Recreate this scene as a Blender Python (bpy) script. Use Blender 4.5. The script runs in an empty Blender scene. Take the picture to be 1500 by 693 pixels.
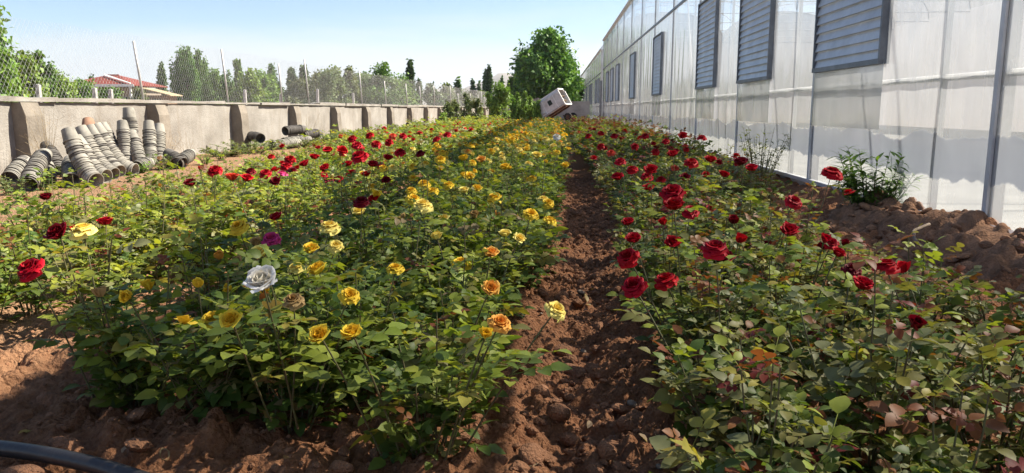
import bpy, math, random
import numpy as np
from mathutils import Matrix, Vector

# ------------------------------------------------------------------ camera, world, sun, exposure
scene = bpy.context.scene
COL = scene.collection
F_PX, CAM_H = 1126.0, 1.1
PITCH = math.atan(186.5 / F_PX)
YAW = math.atan(65 / F_PX * math.cos(PITCH))
FW = np.array([-math.sin(YAW) * math.cos(PITCH), math.cos(YAW) * math.cos(PITCH), -math.sin(PITCH)])
RT = np.array([math.cos(YAW), math.sin(YAW), 0.0])
UP = np.cross(RT, FW)
cam_data = bpy.data.cameras.new('camera')
cam_data.sensor_width = 36.0
cam_data.lens = 36.0 * F_PX / 1500.0
cam_data.clip_start = 0.05
cam_data.clip_end = 20000.0
cam = bpy.data.objects.new('camera', cam_data)
COL.objects.link(cam)
cam.location = (0, 0, CAM_H)
cam.rotation_euler = Vector(FW).to_track_quat('-Z', 'Y').to_euler()
scene.camera = cam

SUN_DIR = Vector((1.0, 0.42, 1.11)).normalized()
SUN_EL = math.asin(SUN_DIR.z)
SUN_ROT = math.atan2(SUN_DIR.x, SUN_DIR.y)
world = bpy.data.worlds.new('World')
scene.world = world
world.use_nodes = True
wn, wl = world.node_tree.nodes, world.node_tree.links
wn.clear()
w_out = wn.new('ShaderNodeOutputWorld')
w_bg = wn.new('ShaderNodeBackground')
w_sky = wn.new('ShaderNodeTexSky')
w_sky.sky_type = 'NISHITA'
w_sky.sun_disc = False
w_sky.sun_elevation = SUN_EL
w_sky.sun_rotation = SUN_ROT
w_sky.altitude = 1500
w_sky.air_density = 1.0
w_sky.dust_density = 0.5
w_sky.ozone_density = 2.2
w_bg.inputs['Strength'].default_value = 0.050
# thin high cloud sheets, the same all round the horizon
w_tc = wn.new('ShaderNodeTexCoord')
w_map = wn.new('ShaderNodeMapping')
w_map.inputs['Scale'].default_value = (1.4, 1.4, 9.0)
w_noise = wn.new('ShaderNodeTexNoise')
w_noise.inputs['Scale'].default_value = 1.6
w_noise.inputs['Detail'].default_value = 7
w_noise.inputs['Roughness'].default_value = 0.6
w_noise.inputs['Distortion'].default_value = 0.4
w_sep = wn.new('ShaderNodeSeparateXYZ')
w_band = wn.new('ShaderNodeMapRange')
w_band.interpolation_type = 'SMOOTHSTEP'
w_band.inputs['From Min'].default_value = 0.13
w_band.inputs['From Max'].default_value = 0.03
w_add = wn.new('ShaderNodeMath')
w_ramp = wn.new('ShaderNodeMapRange')
w_ramp.interpolation_type = 'SMOOTHSTEP'
w_ramp.inputs['From Min'].default_value = 0.56
w_ramp.inputs['From Max'].default_value = 1.05
w_ramp.inputs['To Max'].default_value = 0.8
w_mix = wn.new('ShaderNodeMix')
w_mix.data_type = 'RGBA'
w_mix.inputs[7].default_value = (5.6, 5.8, 6.0, 1)
wl.new(w_tc.outputs['Generated'], w_map.inputs['Vector'])
wl.new(w_map.outputs[0], w_noise.inputs['Vector'])
wl.new(w_tc.outputs['Generated'], w_sep.inputs[0])
wl.new(w_sep.outputs['Z'], w_band.inputs['Value'])
w_bs = wn.new('ShaderNodeMath'); w_bs.operation = 'MULTIPLY'; w_bs.inputs[1].default_value = 0.6
wl.new(w_band.outputs[0], w_bs.inputs[0])
wl.new(w_noise.outputs[0], w_add.inputs[0])
wl.new(w_bs.outputs[0], w_add.inputs[1])
wl.new(w_add.outputs[0], w_ramp.inputs['Value'])
wl.new(w_ramp.outputs[0], w_mix.inputs[0])
wl.new(w_sky.outputs[0], w_mix.inputs[6])
wl.new(w_mix.outputs[2], w_bg.inputs['Color'])
wl.new(w_bg.outputs[0], w_out.inputs['Surface'])

sun_data = bpy.data.lights.new('sun', 'SUN')
sun_data.energy = 4.0
sun_data.angle = math.radians(0.53)
sun_data.color = (1.0, 0.91, 0.76)
sun = bpy.data.objects.new('sun', sun_data)
COL.objects.link(sun)
sun.location = (20, 10, 30)
sun.rotation_euler = SUN_DIR.to_track_quat('Z', 'Y').to_euler()

vs = scene.view_settings
vs.view_transform = 'Standard'
vs.look = 'None'
vs.exposure = 1.80
vs.gamma = 1.0
scene.cycles.max_bounces = 8
scene.cycles.diffuse_bounces = 4
scene.cycles.transparent_max_bounces = 16
scene.cycles.sample_clamp_indirect = 6.0

# ------------------------------------------------------------------ helpers
RS = np.random.RandomState
def px_ray(x, y):
    return FW + RT * (x - 750) / F_PX - UP * (y - 346.5) / F_PX
def on_ground(x, y, z=0.0):
    d = px_ray(x, y); s = (z - CAM_H) / d[2]
    return np.array([0, 0, CAM_H]) + d * s
def on_x(x, y, X):
    d = px_ray(x, y); return np.array([0, 0, CAM_H]) + d * (X / d[0])
def on_y(x, y, Y):
    d = px_ray(x, y); return np.array([0, 0, CAM_H]) + d * (Y / d[1])

def hash2(ix, iy, seed):
    n = (ix.astype(np.int64) * 374761393 + iy.astype(np.int64) * 668265263 + seed * 1442695041) & 0xFFFFFFFF
    n = ((n ^ (n >> 13)) * 1274126177) & 0xFFFFFFFF
    n = n ^ (n >> 16)
    return (n & 0xFFFFFF) / float(0xFFFFFF)
def vnoise(x, y, seed=0):
    ix, iy = np.floor(x), np.floor(y)
    fx, fy = x - ix, y - iy
    fx = fx * fx * (3 - 2 * fx); fy = fy * fy * (3 - 2 * fy)
    a = hash2(ix, iy, seed); b = hash2(ix + 1, iy, seed)
    c = hash2(ix, iy + 1, seed); d = hash2(ix + 1, iy + 1, seed)
    return (a * (1 - fx) + b * fx) * (1 - fy) + (c * (1 - fx) + d * fx) * fy
def fbm(x, y, seed=0, octv=4):
    r = 0; a = 0.5
    for k in range(octv):
        r = r + a * (vnoise(x * 2 ** k, y * 2 ** k, seed + k * 17) - 0.5); a *= 0.55
    return r
def bumps(x, y, size, seed, fill=0.6):
    """hemispherical clods on a jittered lattice"""
    gx, gy = x / size + .55 * fbm(x / size * 2.3, y / size * 2.3, seed + 31, 3), y / size + .55 * fbm(x / size * 2.3 + 9, y / size * 2.3, seed + 37, 3)
    ix, iy = np.floor(gx), np.floor(gy)
    best = np.zeros_like(gx)
    for dx in (-1, 0, 1):
        for dy in (-1, 0, 1):
            cx, cy = ix + dx, iy + dy
            px = cx + 0.15 + 0.7 * hash2(cx, cy, seed); py = cy + 0.15 + 0.7 * hash2(cx, cy, seed + 5)
            r = (0.25 + 0.5 * hash2(cx, cy, seed + 9)) * (hash2(cx, cy, seed + 13) < fill)
            d2 = (gx - px) ** 2 + (gy - py) ** 2
            v = np.where(r > 0, np.sqrt(np.maximum(0, r * r - d2)), 0)
            best = np.maximum(best, v)
    return best * size

def mesh_np(name, V, faces, mats=(), tint=None, smooth=True, midx=None):
    me = bpy.data.meshes.new(name)
    V = np.asarray(V, dtype=np.float32).reshape(-1, 3)
    me.vertices.add(len(V)); me.vertices.foreach_set('co', V.ravel())
    faces = [np.asarray(f, dtype=np.int32) for f in faces if len(f)]
    nl = sum(f.size for f in faces); npol = sum(len(f) for f in faces)
    me.loops.add(nl)
    me.loops.foreach_set('vertex_index', np.concatenate([f.ravel() for f in faces]))
    me.polygons.add(npol)
    tot = np.concatenate([np.full(len(f), f.shape[1], np.int32) for f in faces])
    start = np.concatenate([[0], np.cumsum(tot)[:-1]]).astype(np.int32)
    me.polygons.foreach_set('loop_start', start)
    me.polygons.foreach_set('loop_total', tot)
    if midx is not None:
        me.polygons.foreach_set('material_index', np.asarray(midx, np.int32))
    me.polygons.foreach_set('use_smooth', np.full(npol, bool(smooth)))
    for m in mats: me.materials.append(m)
    if tint is not None:
        t = np.ones((len(V), 4), np.float32); t[:, :3] = tint
        a = me.attributes.new('tint', 'FLOAT_COLOR', 'POINT'); a.data.foreach_set('color', t.ravel())
    me.update(calc_edges=True)
    me.validate()
    return me

def link(name, me, parent=None, label=None, cat=None, group=None, kind=None, loc=None, mat=None):
    o = bpy.data.objects.new(name, me)
    COL.objects.link(o)
    if parent is not None: o.parent = parent
    if loc is not None: o.location = loc
    if mat is not None: o.matrix_basis = mat
    if label: o['label'] = label
    if cat: o['category'] = cat
    if group: o['group'] = group
    if kind: o['kind'] = kind
    return o
def thing(name, label, cat, loc=(0, 0, 0), group=None, rz=0.0):
    o = link(name, None, None, label, cat, group, None, loc)
    o.rotation_euler = (0, 0, rz)
    return o

class MB:
    """collects shapes into ONE mesh"""
    def __init__(s): s.v = []; s.q = []; s.t = []; s.n = 0
    def add(s, V, quads=(), tris=()):
        V = np.asarray(V, float).reshape(-1, 3)
        if len(quads): s.q.append(np.asarray(quads, int).reshape(-1, 4) + s.n)
        if len(tris): s.t.append(np.asarray(tris, int).reshape(-1, 3) + s.n)
        s.v.append(V); s.n += len(V); return s
    def box(s, lo, hi, M=None):
        x0, y0, z0 = lo; x1, y1, z1 = hi
        V = np.array([[x0, y0, z0], [x1, y0, z0], [x1, y1, z0], [x0, y1, z0], [x0, y0, z1], [x1, y0, z1], [x1, y1, z1], [x0, y1, z1]], float)
        if M is not None: V = V @ np.array(M.to_3x3()).T + np.array(M.translation)
        return s.add(V, [[3, 2, 1, 0], [4, 5, 6, 7], [0, 1, 5, 4], [1, 2, 6, 5], [2, 3, 7, 6], [3, 0, 4, 7]])
    def tube(s, P, R, k=6, cap=True):
        P = np.asarray(P, float); n = len(P); R = np.broadcast_to(np.asarray(R, float), (n,))
        T = np.gradient(P, axis=0); T /= np.linalg.norm(T, axis=1)[:, None] + 1e-9
        ref = np.array([0, 0, 1.0]) if abs(T[0][2]) < 0.9 else np.array([1.0, 0, 0])
        V = []
        for i in range(n):
            a = np.cross(T[i], ref); a /= np.linalg.norm(a) + 1e-9; b = np.cross(T[i], a)
            for j in range(k):
                w = 2 * math.pi * j / k
                V.append(P[i] + R[i] * (a * math.cos(w) + b * math.sin(w)))
        q = []
        for i in range(n - 1):
            for j in range(k):
                j2 = (j + 1) % k
                q.append([i * k + j, i * k + j2, (i + 1) * k + j2, (i + 1) * k + j])
        t = []
        if cap:
            V.append(P[0]); V.append(P[-1])
            for j in range(k):
                j2 = (j + 1) % k
                t.append([n * k, j2, j]); t.append([n * k + 1, (n - 1) * k + j, (n - 1) * k + j2])
        return s.add(V, q, t)
    def prism(s, prof, axis, a0, a1):
        """closed profile (list of 2D pts) swept along axis 0/1/2"""
        k = len(prof); V = []
        for a in (a0, a1):
            for (u, w) in prof:
                p = [u, w]; p.insert(axis, a); V.append(p)
        q = [[i, (i + 1) % k, k + (i + 1) % k, k + i] for i in range(k)]
        t = []
        for i in range(1, k - 1): t.append([0, i + 1, i]); t.append([k, k + i, k + i + 1])
        return s.add(V, q, t)
    def mesh(s, name, mat, smooth=False, tint=None):
        f = []
        if s.q: f.append(np.concatenate(s.q))
        if s.t: f.append(np.concatenate(s.t))
        return mesh_np(name, np.concatenate(s.v), f, [mat], tint, smooth)
    def obj(s, name, mat, parent=None, smooth=False, **kw):
        return link(name, s.mesh(name, mat, smooth), parent, **kw)

def stamp(TV, TF, Ms):
    """copies of a template (V, [faces...]) under many 4x4 matrices"""
    Ms = np.asarray(Ms, float); n = len(Ms); k = len(TV)
    V = np.einsum('nij,kj->nki', Ms[:, :3, :3], TV) + Ms[:, None, :3, 3]
    F = [(np.asarray(f)[None] + (np.arange(n) * k)[:, None, None]).reshape(-1, np.asarray(f).shape[1]) for f in TF]
    return V.reshape(-1, 3), F

def frame_mats(loc, ydir, up, scale, roll=None):
    """matrices with local +Y along ydir and +Z as near to up as can be"""
    y = ydir / (np.linalg.norm(ydir, axis=1)[:, None] + 1e-9)
    x = np.cross(y, up); x /= np.linalg.norm(x, axis=1)[:, None] + 1e-9
    z = np.cross(x, y)
    if roll is not None:
        c, s_ = np.cos(roll)[:, None], np.sin(roll)[:, None]
        x, z = x * c + z * s_, z * c - x * s_
    M = np.zeros((len(loc), 4, 4)); M[:, 3, 3] = 1
    sc = np.asarray(scale)[:, None] if np.ndim(scale) else scale
    M[:, :3, 0] = x * sc; M[:, :3, 1] = y * sc; M[:, :3, 2] = z * sc; M[:, :3, 3] = loc
    return M

# ------------------------------------------------------------------ materials
def new_mat(name):
    m = bpy.data.materials.new(name); m.use_nodes = True
    nt = m.node_tree; nt.nodes.clear()
    out = nt.nodes.new('ShaderNodeOutputMaterial')
    return m, nt, out
def nd(nt, typ, **kw):
    n = nt.nodes.new(typ)
    for k, v in kw.items():
        if k in n.inputs: n.inputs[k].default_value = v
        else: setattr(n, k, v)
    return n
def simple(name, col, rough=0.7, var=0.25, scale=8.0, metal=0.0, bump=0.0, spec=0.4, col2=None, bscale=None):
    """principled with a two-tone noise, optional fine relief"""
    m, nt, out = new_mat(name)
    b = nd(nt, 'ShaderNodeBsdfPrincipled', Roughness=rough, Metallic=metal)
    b.inputs['Specular IOR Level'].default_value = spec
    g = nd(nt, 'ShaderNodeNewGeometry')
    n = nd(nt, 'ShaderNodeTexNoise', Scale=scale, Detail=6.0, Roughness=0.65)
    nt.links.new(g.outputs['Position'], n.inputs['Vector'])
    r = nd(nt, 'ShaderNodeMapRange'); r.inputs['From Min'].default_value = 0.32; r.inputs['From Max'].default_value = 0.68
    nt.links.new(n.outputs[0], r.inputs['Value'])
    mx = nd(nt, 'ShaderNodeMix', data_type='RGBA')
    c2 = col2 if col2 else tuple(c * (1 - var) for c in col)
    mx.inputs[6].default_value = (*c2, 1); mx.inputs[7].default_value = (*[min(1, c * (1 + var * 0.5)) for c in col], 1)
    nt.links.new(r.outputs[0], mx.inputs[0]); nt.links.new(mx.outputs[2], b.inputs['Base Color'])
    if bump:
        n2 = nd(nt, 'ShaderNodeTexNoise', Scale=bscale or scale * 5, Detail=5.0)
        nt.links.new(g.outputs['Position'], n2.inputs['Vector'])
        bp = nd(nt, 'ShaderNodeBump', Strength=bump, Distance=0.02)
        nt.links.new(n2.outputs[0], bp.inputs['Height']); nt.links.new(bp.outputs[0], b.inputs['Normal'])
    nt.links.new(b.outputs[0], out.inputs[0])
    return m

def leaf_mat(name, transl=0.40, rough=0.5, spec=0.26, warm=(1.25, 1.2, 0.5), dh=.015):
    """colour from the tint attribute, a little variation, light through the blade"""
    m, nt, out = new_mat(name)
    a = nd(nt, 'ShaderNodeAttribute', attribute_name='tint')
    oi = nd(nt, 'ShaderNodeObjectInfo')
    g = nd(nt, 'ShaderNodeNewGeometry')
    n = nd(nt, 'ShaderNodeTexNoise', Scale=30.0, Detail=3.0)
    nt.links.new(g.outputs['Position'], n.inputs['Vector'])
    mu = nd(nt, 'ShaderNodeMapRange'); mu.inputs['To Min'].default_value = 0.65; mu.inputs['To Max'].default_value = 1.35
    nt.links.new(n.outputs[0], mu.inputs['Value'])
    hs = nd(nt, 'ShaderNodeHueSaturation')
    hr = nd(nt, 'ShaderNodeMapRange'); hr.inputs['To Min'].default_value = 0.5 - dh; hr.inputs['To Max'].default_value = 0.5 + dh
    nt.links.new(oi.outputs['Random'], hr.inputs['Value']); nt.links.new(hr.outputs[0], hs.inputs['Hue'])
    nt.links.new(mu.outputs[0], hs.inputs['Value']); nt.links.new(a.outputs['Color'], hs.inputs['Color'])
    b = nd(nt, 'ShaderNodeBsdfPrincipled', Roughness=rough); b.inputs['Specular IOR Level'].default_value = spec
    nt.links.new(hs.outputs[0], b.inputs['Base Color'])
    vm = nd(nt, 'ShaderNodeVectorMath', operation='MULTIPLY'); vm.inputs[1].default_value = warm
    nt.links.new(hs.outputs[0], vm.inputs[0])
    tr = nd(nt, 'ShaderNodeBsdfTranslucent'); nt.links.new(vm.outputs[0], tr.inputs['Color'])
    mx = nd(nt, 'ShaderNodeMixShader', Fac=transl)
    nt.links.new(b.outputs[0], mx.inputs[1]); nt.links.new(tr.outputs[0], mx.inputs[2])
    nt.links.new(mx.outputs[0], out.inputs[0])
    return m

M_LEAF = leaf_mat('rose_leaf')
M_TREE = leaf_mat('tree_leaf', 0.25, 0.5, 0.25)
M_PETAL = leaf_mat('petal', 0.22, 0.55, 0.15, (1.1, 1.0, 0.9), .002)
M_CANE = simple('cane', (0.10, 0.115, 0.045), 0.6, 0.4, 20, col2=(0.09, 0.055, 0.03))
M_BARK = simple('bark', (0.12, 0.09, 0.065), 0.9, 0.5, 6, bump=0.6)
M_STRAW = simple('straw', (0.42, 0.33, 0.2), 0.8, 0.3, 10)
M_CLOD = simple('clod_soil', (0.29, 0.148, 0.085), 0.95, 0.45, 14, bump=0.9, spec=0.1, bscale=110)
M_LUMP = simple('crusted_lump', (0.27, 0.15, 0.09), 0.95, 0.5, 9, bump=1.0, spec=0.1, bscale=60)
M_STONE = simple('pale_stone', (0.24, 0.185, 0.14), 0.85, 0.35, 20, bump=0.5, spec=0.2)
M_POST = simple('galvanised_post', (0.50, 0.49, 0.47), 0.55, 0.3, 5, 0.3)
M_WIRE = simple('galvanised_wire', (0.42, 0.42, 0.41), 0.5, 0.2, 5, 0.5)
M_POT = simple('weathered_pot', (0.30, 0.285, 0.25), 0.8, 0.3, 3, bump=0.15, col2=(0.15, 0.14, 0.12))
M_POTD = simple('dark_pot', (0.12, 0.11, 0.10), 0.75, 0.35, 6, col2=(0.06, 0.055, 0.05))
M_POTR = simple('terracotta_pot', (0.30, 0.17, 0.11), 0.8, 0.3, 6)
M_HOSE = simple('black_polythene', (0.012, 0.013, 0.017), 0.38, 0.6, 9, bump=0.12, bscale=40, col2=(0.035, 0.03, 0.028))
M_STEEL = simple('frame_steel', (0.58, 0.585, 0.59), 0.5, 0.2, 3, 0.25)
M_DARKFR = simple('shutter_frame', (0.15, 0.165, 0.19), 0.45, 0.3, 4, 0.4)
M_SLAT = simple('shutter_slat', (0.50, 0.52, 0.55), 0.42, 0.2, 2.5, 0.2, col2=(0.38, 0.40, 0.43))
M_CONC = simple('grey_concrete', (0.33, 0.31, 0.29), 0.9, 0.3, 1.2, bump=0.4)
M_SKIRT = simple('skirt_film', (0.33, 0.335, 0.34), 0.4, 0.35, 1.5, bump=0.2)
M_BOUNCE = simple('grey_bounce_sheet', (0.24, 0.245, 0.24), 0.9, 0.25, 0.7)  # for the added greenhouse floor sheet, neutral so bounced light stays grey
M_WHITE = simple('white_fibreglass', (0.62, 0.62, 0.61), 0.5, 0.3, 2.2, col2=(0.42, 0.41, 0.39))
M_TRIM = simple('white_trim', (0.8, 0.8, 0.78), 0.5, 0.12, 3)
M_RUBBER = simple('tyre_rubber', (0.025, 0.024, 0.023), 0.85, 0.3, 8)
M_RUST = simple('rusty_iron', (0.10, 0.055, 0.035), 0.85, 0.4, 8)
M_DARK = simple('dark_glass', (0.03, 0.035, 0.04), 0.15, 0.2, 2)
M_HOUSEW = simple('house_plaster', (0.30, 0.25, 0.20), 0.9, 0.2, 0.6)
M_TILE = simple('red_roof_tile', (0.19, 0.038, 0.026), 0.8, 0.3, 3)
M_WOODD = simple('weathered_wood', (0.25, 0.17, 0.11), 0.85, 0.3, 4)
M_HILL = simple('dry_hillside', (0.24, 0.21, 0.17), 0.95, 0.3, 0.004)

def soil_mat():
    m, nt, out = new_mat('soil')
    L = nt.links.new
    g = nd(nt, 'ShaderNodeNewGeometry')
    b = nd(nt, 'ShaderNodeBsdfPrincipled', Roughness=0.95); b.inputs['Specular IOR Level'].default_value = 0.1
    n1 = nd(nt, 'ShaderNodeTexNoise', Scale=1.3, Detail=7.0, Roughness=0.6); L(g.outputs['Position'], n1.inputs['Vector'])
    n2 = nd(nt, 'ShaderNodeTexNoise', Scale=28.0, Detail=6.0, Roughness=0.7); L(g.outputs['Position'], n2.inputs['Vector'])
    n3 = nd(nt, 'ShaderNodeTexVoronoi', Scale=60.0); L(g.outputs['Position'], n3.inputs['Vector'])
    # worked soil round the furrow is damp and red, the strip by the wall is dry and pale
    sx = nd(nt, 'ShaderNodeSeparateXYZ'); L(g.outputs['Position'], sx.inputs[0])
    wb = nd(nt, 'ShaderNodeMath', operation='MULTIPLY_ADD'); wb.inputs[1].default_value = 1.6; L(n1.outputs[0], wb.inputs[0]); L(sx.outputs['X'], wb.inputs[2])
    dry = nd(nt, 'ShaderNodeMapRange'); dry.interpolation_type = 'SMOOTHSTEP'
    dry.inputs['From Min'].default_value = -0.6; dry.inputs['From Max'].default_value = -2.6
    L(wb.outputs[0], dry.inputs['Value'])
    c1 = nd(nt, 'ShaderNodeMix', data_type='RGBA'); c1.inputs[6].default_value = (0.185, 0.078, 0.040, 1); c1.inputs[7].default_value = (0.37, 0.185, 0.098, 1)
    c2 = nd(nt, 'ShaderNodeMix', data_type='RGBA'); c2.inputs[6].default_value = (0.24, 0.14, 0.08, 1); c2.inputs[7].default_value = (0.40, 0.25, 0.15, 1)
    mr = nd(nt, 'ShaderNodeMapRange'); mr.inputs['From Min'].default_value = 0.3; mr.inputs['From Max'].default_value = 0.7
    L(n2.outputs[0], mr.inputs['Value']); L(mr.outputs[0], c1.inputs[0]); L(mr.outputs[0], c2.inputs[0])
    cm = nd(nt, 'ShaderNodeMix', data_type='RGBA'); L(dry.outputs[0], cm.inputs[0]); L(c1.outputs[2], cm.inputs[6]); L(c2.outputs[2], cm.inputs[7])
    # far fields go green-brown
    far = nd(nt, 'ShaderNodeMapRange'); far.inputs['From Min'].default_value = 75; far.inputs['From Max'].default_value = 120
    ln = nd(nt, 'ShaderNodeVectorMath', operation='LENGTH'); L(g.outputs['Position'], ln.inputs[0]); L(ln.outputs['Value'], far.inputs['Value'])
    cf = nd(nt, 'ShaderNodeMix', data_type='RGBA'); cf.inputs[7].default_value = (0.10, 0.115, 0.05, 1); L(far.outputs[0], cf.inputs[0]); L(cm.outputs[2], cf.inputs[6])
    L(cf.outputs[2], b.inputs['Base Color'])
    ad = nd(nt, 'ShaderNodeMath', operation='MULTIPLY_ADD'); ad.inputs[1].default_value = -0.4; L(n3.outputs['Distance'], ad.inputs[0]); L(n2.outputs[0], ad.inputs[2])
    bp = nd(nt, 'ShaderNodeBump', Strength=1.0, Distance=0.04); L(ad.outputs[0], bp.inputs['Height']); L(bp.outputs[0], b.inputs['Normal'])
    L(b.outputs[0], out.inputs[0])
    return m
M_SOIL = soil_mat()

def film_mat(name, base=(0.46, 0.48, 0.505), transp=0.22, transl=0.6, band=True, grey=0.0, gloss=True):
    """milky greenhouse film: gloss, diffuse, light through it; grime band near the foot"""
    m, nt, out = new_mat(name)
    L = nt.links.new
    g = nd(nt, 'ShaderNodeNewGeometry')
    mp = nd(nt, 'ShaderNodeMapping'); mp.inputs['Scale'].default_value = (1, 1.2, 0.22); L(g.outputs['Position'], mp.inputs['Vector'])
    n1 = nd(nt, 'ShaderNodeTexNoise', Scale=2.2, Detail=8.0, Roughness=0.68); L(mp.outputs[0], n1.inputs['Vector'])
    dirt = nd(nt, 'ShaderNodeMapRange'); dirt.inputs['From Min'].default_value = 0.42; dirt.inputs['From Max'].default_value = 0.75; dirt.inputs['To Max'].default_value = 0.32
    L(n1.outputs[0], dirt.inputs['Value'])
    fac = dirt.outputs[0]
    if band:
        sp = nd(nt, 'ShaderNodeSeparateXYZ'); L(g.outputs['Position'], sp.inputs[0])
        mp2 = nd(nt, 'ShaderNodeMapping'); mp2.inputs['Scale'].default_value = (0, 1, 0.0); L(g.outputs['Position'], mp2.inputs['Vector'])
        nu = nd(nt, 'ShaderNodeTexNoise', Scale=1.1, Detail=5.0, Roughness=0.55); L(mp2.outputs[0], nu.inputs['Vector'])
        mp3 = nd(nt, 'ShaderNodeMapping'); mp3.inputs['Location'].default_value = (0, 37, 0); mp3.inputs['Scale'].default_value = (0, 1, 0.15); L(g.outputs['Position'], mp3.inputs['Vector'])
        nl = nd(nt, 'ShaderNodeTexNoise', Scale=2.4, Detail=6.0, Roughness=0.6); L(mp3.outputs[0], nl.inputs['Vector'])
        u = nd(nt, 'ShaderNodeMath', operation='MULTIPLY_ADD'); u.inputs[1].default_value = -0.42; L(nu.outputs[0], u.inputs[0]); L(sp.outputs['Z'], u.inputs[2])
        um = nd(nt, 'ShaderNodeMapRange'); um.inputs['From Min'].default_value = 0.675; um.inputs['From Max'].default_value = 0.655; L(u.outputs[0], um.inputs['Value'])
        l = nd(nt, 'ShaderNodeMath', operation='MULTIPLY_ADD'); l.inputs[1].default_value = 0.25; L(nl.outputs[0], l.inputs[0]); L(sp.outputs['Z'], l.inputs[2])
        lm = nd(nt, 'ShaderNodeMapRange'); lm.inputs['From Min'].default_value = 0.65; lm.inputs['From Max'].default_value = 0.67; L(l.outputs[0], lm.inputs['Value'])
        bm = nd(nt, 'ShaderNodeMath', operation='MULTIPLY'); L(um.outputs[0], bm.inputs[0]); L(lm.outputs[0], bm.inputs[1])
        bs = nd(nt, 'ShaderNodeMath', operation='MULTIPLY'); bs.inputs[1].default_value = 0.85; L(bm.outputs[0], bs.inputs[0])
        mxm = nd(nt, 'ShaderNodeMath', operation='MAXIMUM'); L(bs.outputs[0], mxm.inputs[0]); L(dirt.outputs[0], mxm.inputs[1])
        fac = mxm.outputs[0]
    c = nd(nt, 'ShaderNodeMix', data_type='RGBA'); c.inputs[6].default_value = (*[q * (1 - grey) for q in base], 1); c.inputs[7].default_value = (0.17, 0.19, 0.235, 1)
    L(fac, c.inputs[0])
    b = nd(nt, 'ShaderNodeBsdfPrincipled', Roughness=0.16); b.inputs['Specular IOR Level'].default_value = 0.6
    L(c.outputs[2], b.inputs['Base Color'])
    n4 = nd(nt, 'ShaderNodeTexNoise', Scale=1.7, Detail=3.0); L(mp.outputs[0], n4.inputs['Vector'])
    bp = nd(nt, 'ShaderNodeBump', Strength=0.25, Distance=0.05); L(n4.outputs[0], bp.inputs['Height']); L(bp.outputs[0], b.inputs['Normal'])
    tr = nd(nt, 'ShaderNodeBsdfTranslucent'); L(c.outputs[2], tr.inputs['Color'])
    tp = nd(nt, 'ShaderNodeBsdfTransparent')
    m1 = nd(nt, 'ShaderNodeMixShader', Fac=transl); L(b.outputs[0], m1.inputs[1]); L(tr.outputs[0], m1.inputs[2])
    tf = nd(nt, 'ShaderNodeMath', operation='MULTIPLY_ADD'); tf.inputs[1].default_value = -transp * 1.1; tf.inputs[2].default_value = transp; tf.use_clamp = True; L(fac, tf.inputs[0])
    m2 = nd(nt, 'ShaderNodeMixShader', Fac=transp); L(tf.outputs[0], m2.inputs[0]); L(m1.outputs[0], m2.inputs[1]); L(tp.outputs[0], m2.inputs[2])
    gl = nd(nt, 'ShaderNodeBsdfGlossy', Roughness=0.13); gl.inputs['Color'].default_value = (.9, .9, .9, 1); L(bp.outputs[0], gl.inputs['Normal'])
    fr = nd(nt, 'ShaderNodeFresnel', IOR=1.36); L(bp.outputs[0], fr.inputs['Normal'])
    m3 = nd(nt, 'ShaderNodeMixShader'); L(fr.outputs[0], m3.inputs[0]); L(m2.outputs[0], m3.inputs[1]); L(gl.outputs[0], m3.inputs[2])
    L((m3 if gloss else m2).outputs[0], out.inputs[0])
    return m
M_FILM = film_mat('greenhouse_film', transp=0.58, transl=0.6)
M_ROOF = film_mat('roof_film', transp=0.92, transl=0.7, band=False, gloss=False)
M_BACKF = film_mat('back_film', base=(0.5, 0.5, 0.5), transp=0.04, transl=0.35, band=False, gloss=False)
M_PATCH = film_mat('film_patch', transp=0.2, transl=0.5, band=False, grey=0.3)
M_LOOSE = film_mat('loose_film', base=(0.5, 0.53, 0.6), transp=0.25, transl=0.45, band=False)

def wall_mat():
    m, nt, out = new_mat('render_coat')
    L = nt.links.new
    g = nd(nt, 'ShaderNodeNewGeometry')
    b = nd(nt, 'ShaderNodeBsdfPrincipled', Roughness=0.92); b.inputs['Specular IOR Level'].default_value = 0.15
    n1 = nd(nt, 'ShaderNodeTexNoise', Scale=0.9, Detail=8.0, Roughness=0.65); L(g.outputs['Position'], n1.inputs['Vector'])
    mp = nd(nt, 'ShaderNodeMapping'); mp.inputs['Scale'].default_value = (3, 3, 0.35); L(g.outputs['Position'], mp.inputs['Vector'])
    n2 = nd(nt, 'ShaderNodeTexNoise', Scale=2.0, Detail=6.0); L(mp.outputs[0], n2.inputs['Vector'])
    n3 = nd(nt, 'ShaderNodeTexNoise', Scale=22.0, Detail=6.0, Roughness=0.7); L(g.outputs['Position'], n3.inputs['Vector'])
    a = nd(nt, 'ShaderNodeMix', data_type='RGBA'); a.inputs[6].default_value = (0.195, 0.178, 0.158, 1); a.inputs[7].default_value = (0.33, 0.312, 0.286, 1)
    r = nd(nt, 'ShaderNodeMapRange'); r.inputs['From Min'].default_value = 0.32; r.inputs['From Max'].default_value = 0.62; L(n1.outputs[0], r.inputs['Value']); L(r.outputs[0], a.inputs[0])
    s_ = nd(nt, 'ShaderNodeMapRange'); s_.inputs['From Min'].default_value = 0.5; s_.inputs['From Max'].default_value = 0.75; s_.inputs['To Max'].default_value = 0.45; L(n2.outputs[0], s_.inputs['Value'])
    c = nd(nt, 'ShaderNodeMix', data_type='RGBA'); c.inputs[7].default_value = (0.21, 0.175, 0.14, 1); L(s_.outputs[0], c.inputs[0]); L(a.outputs[2], c.inputs[6])
    L(c.outputs[2], b.inputs['Base Color'])
    bp = nd(nt, 'ShaderNodeBump', Strength=0.6, Distance=0.03); L(n3.outputs[0], bp.inputs['Height']); L(bp.outputs[0], b.inputs['Normal'])
    L(b.outputs[0], out.inputs[0])
    return m
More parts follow.
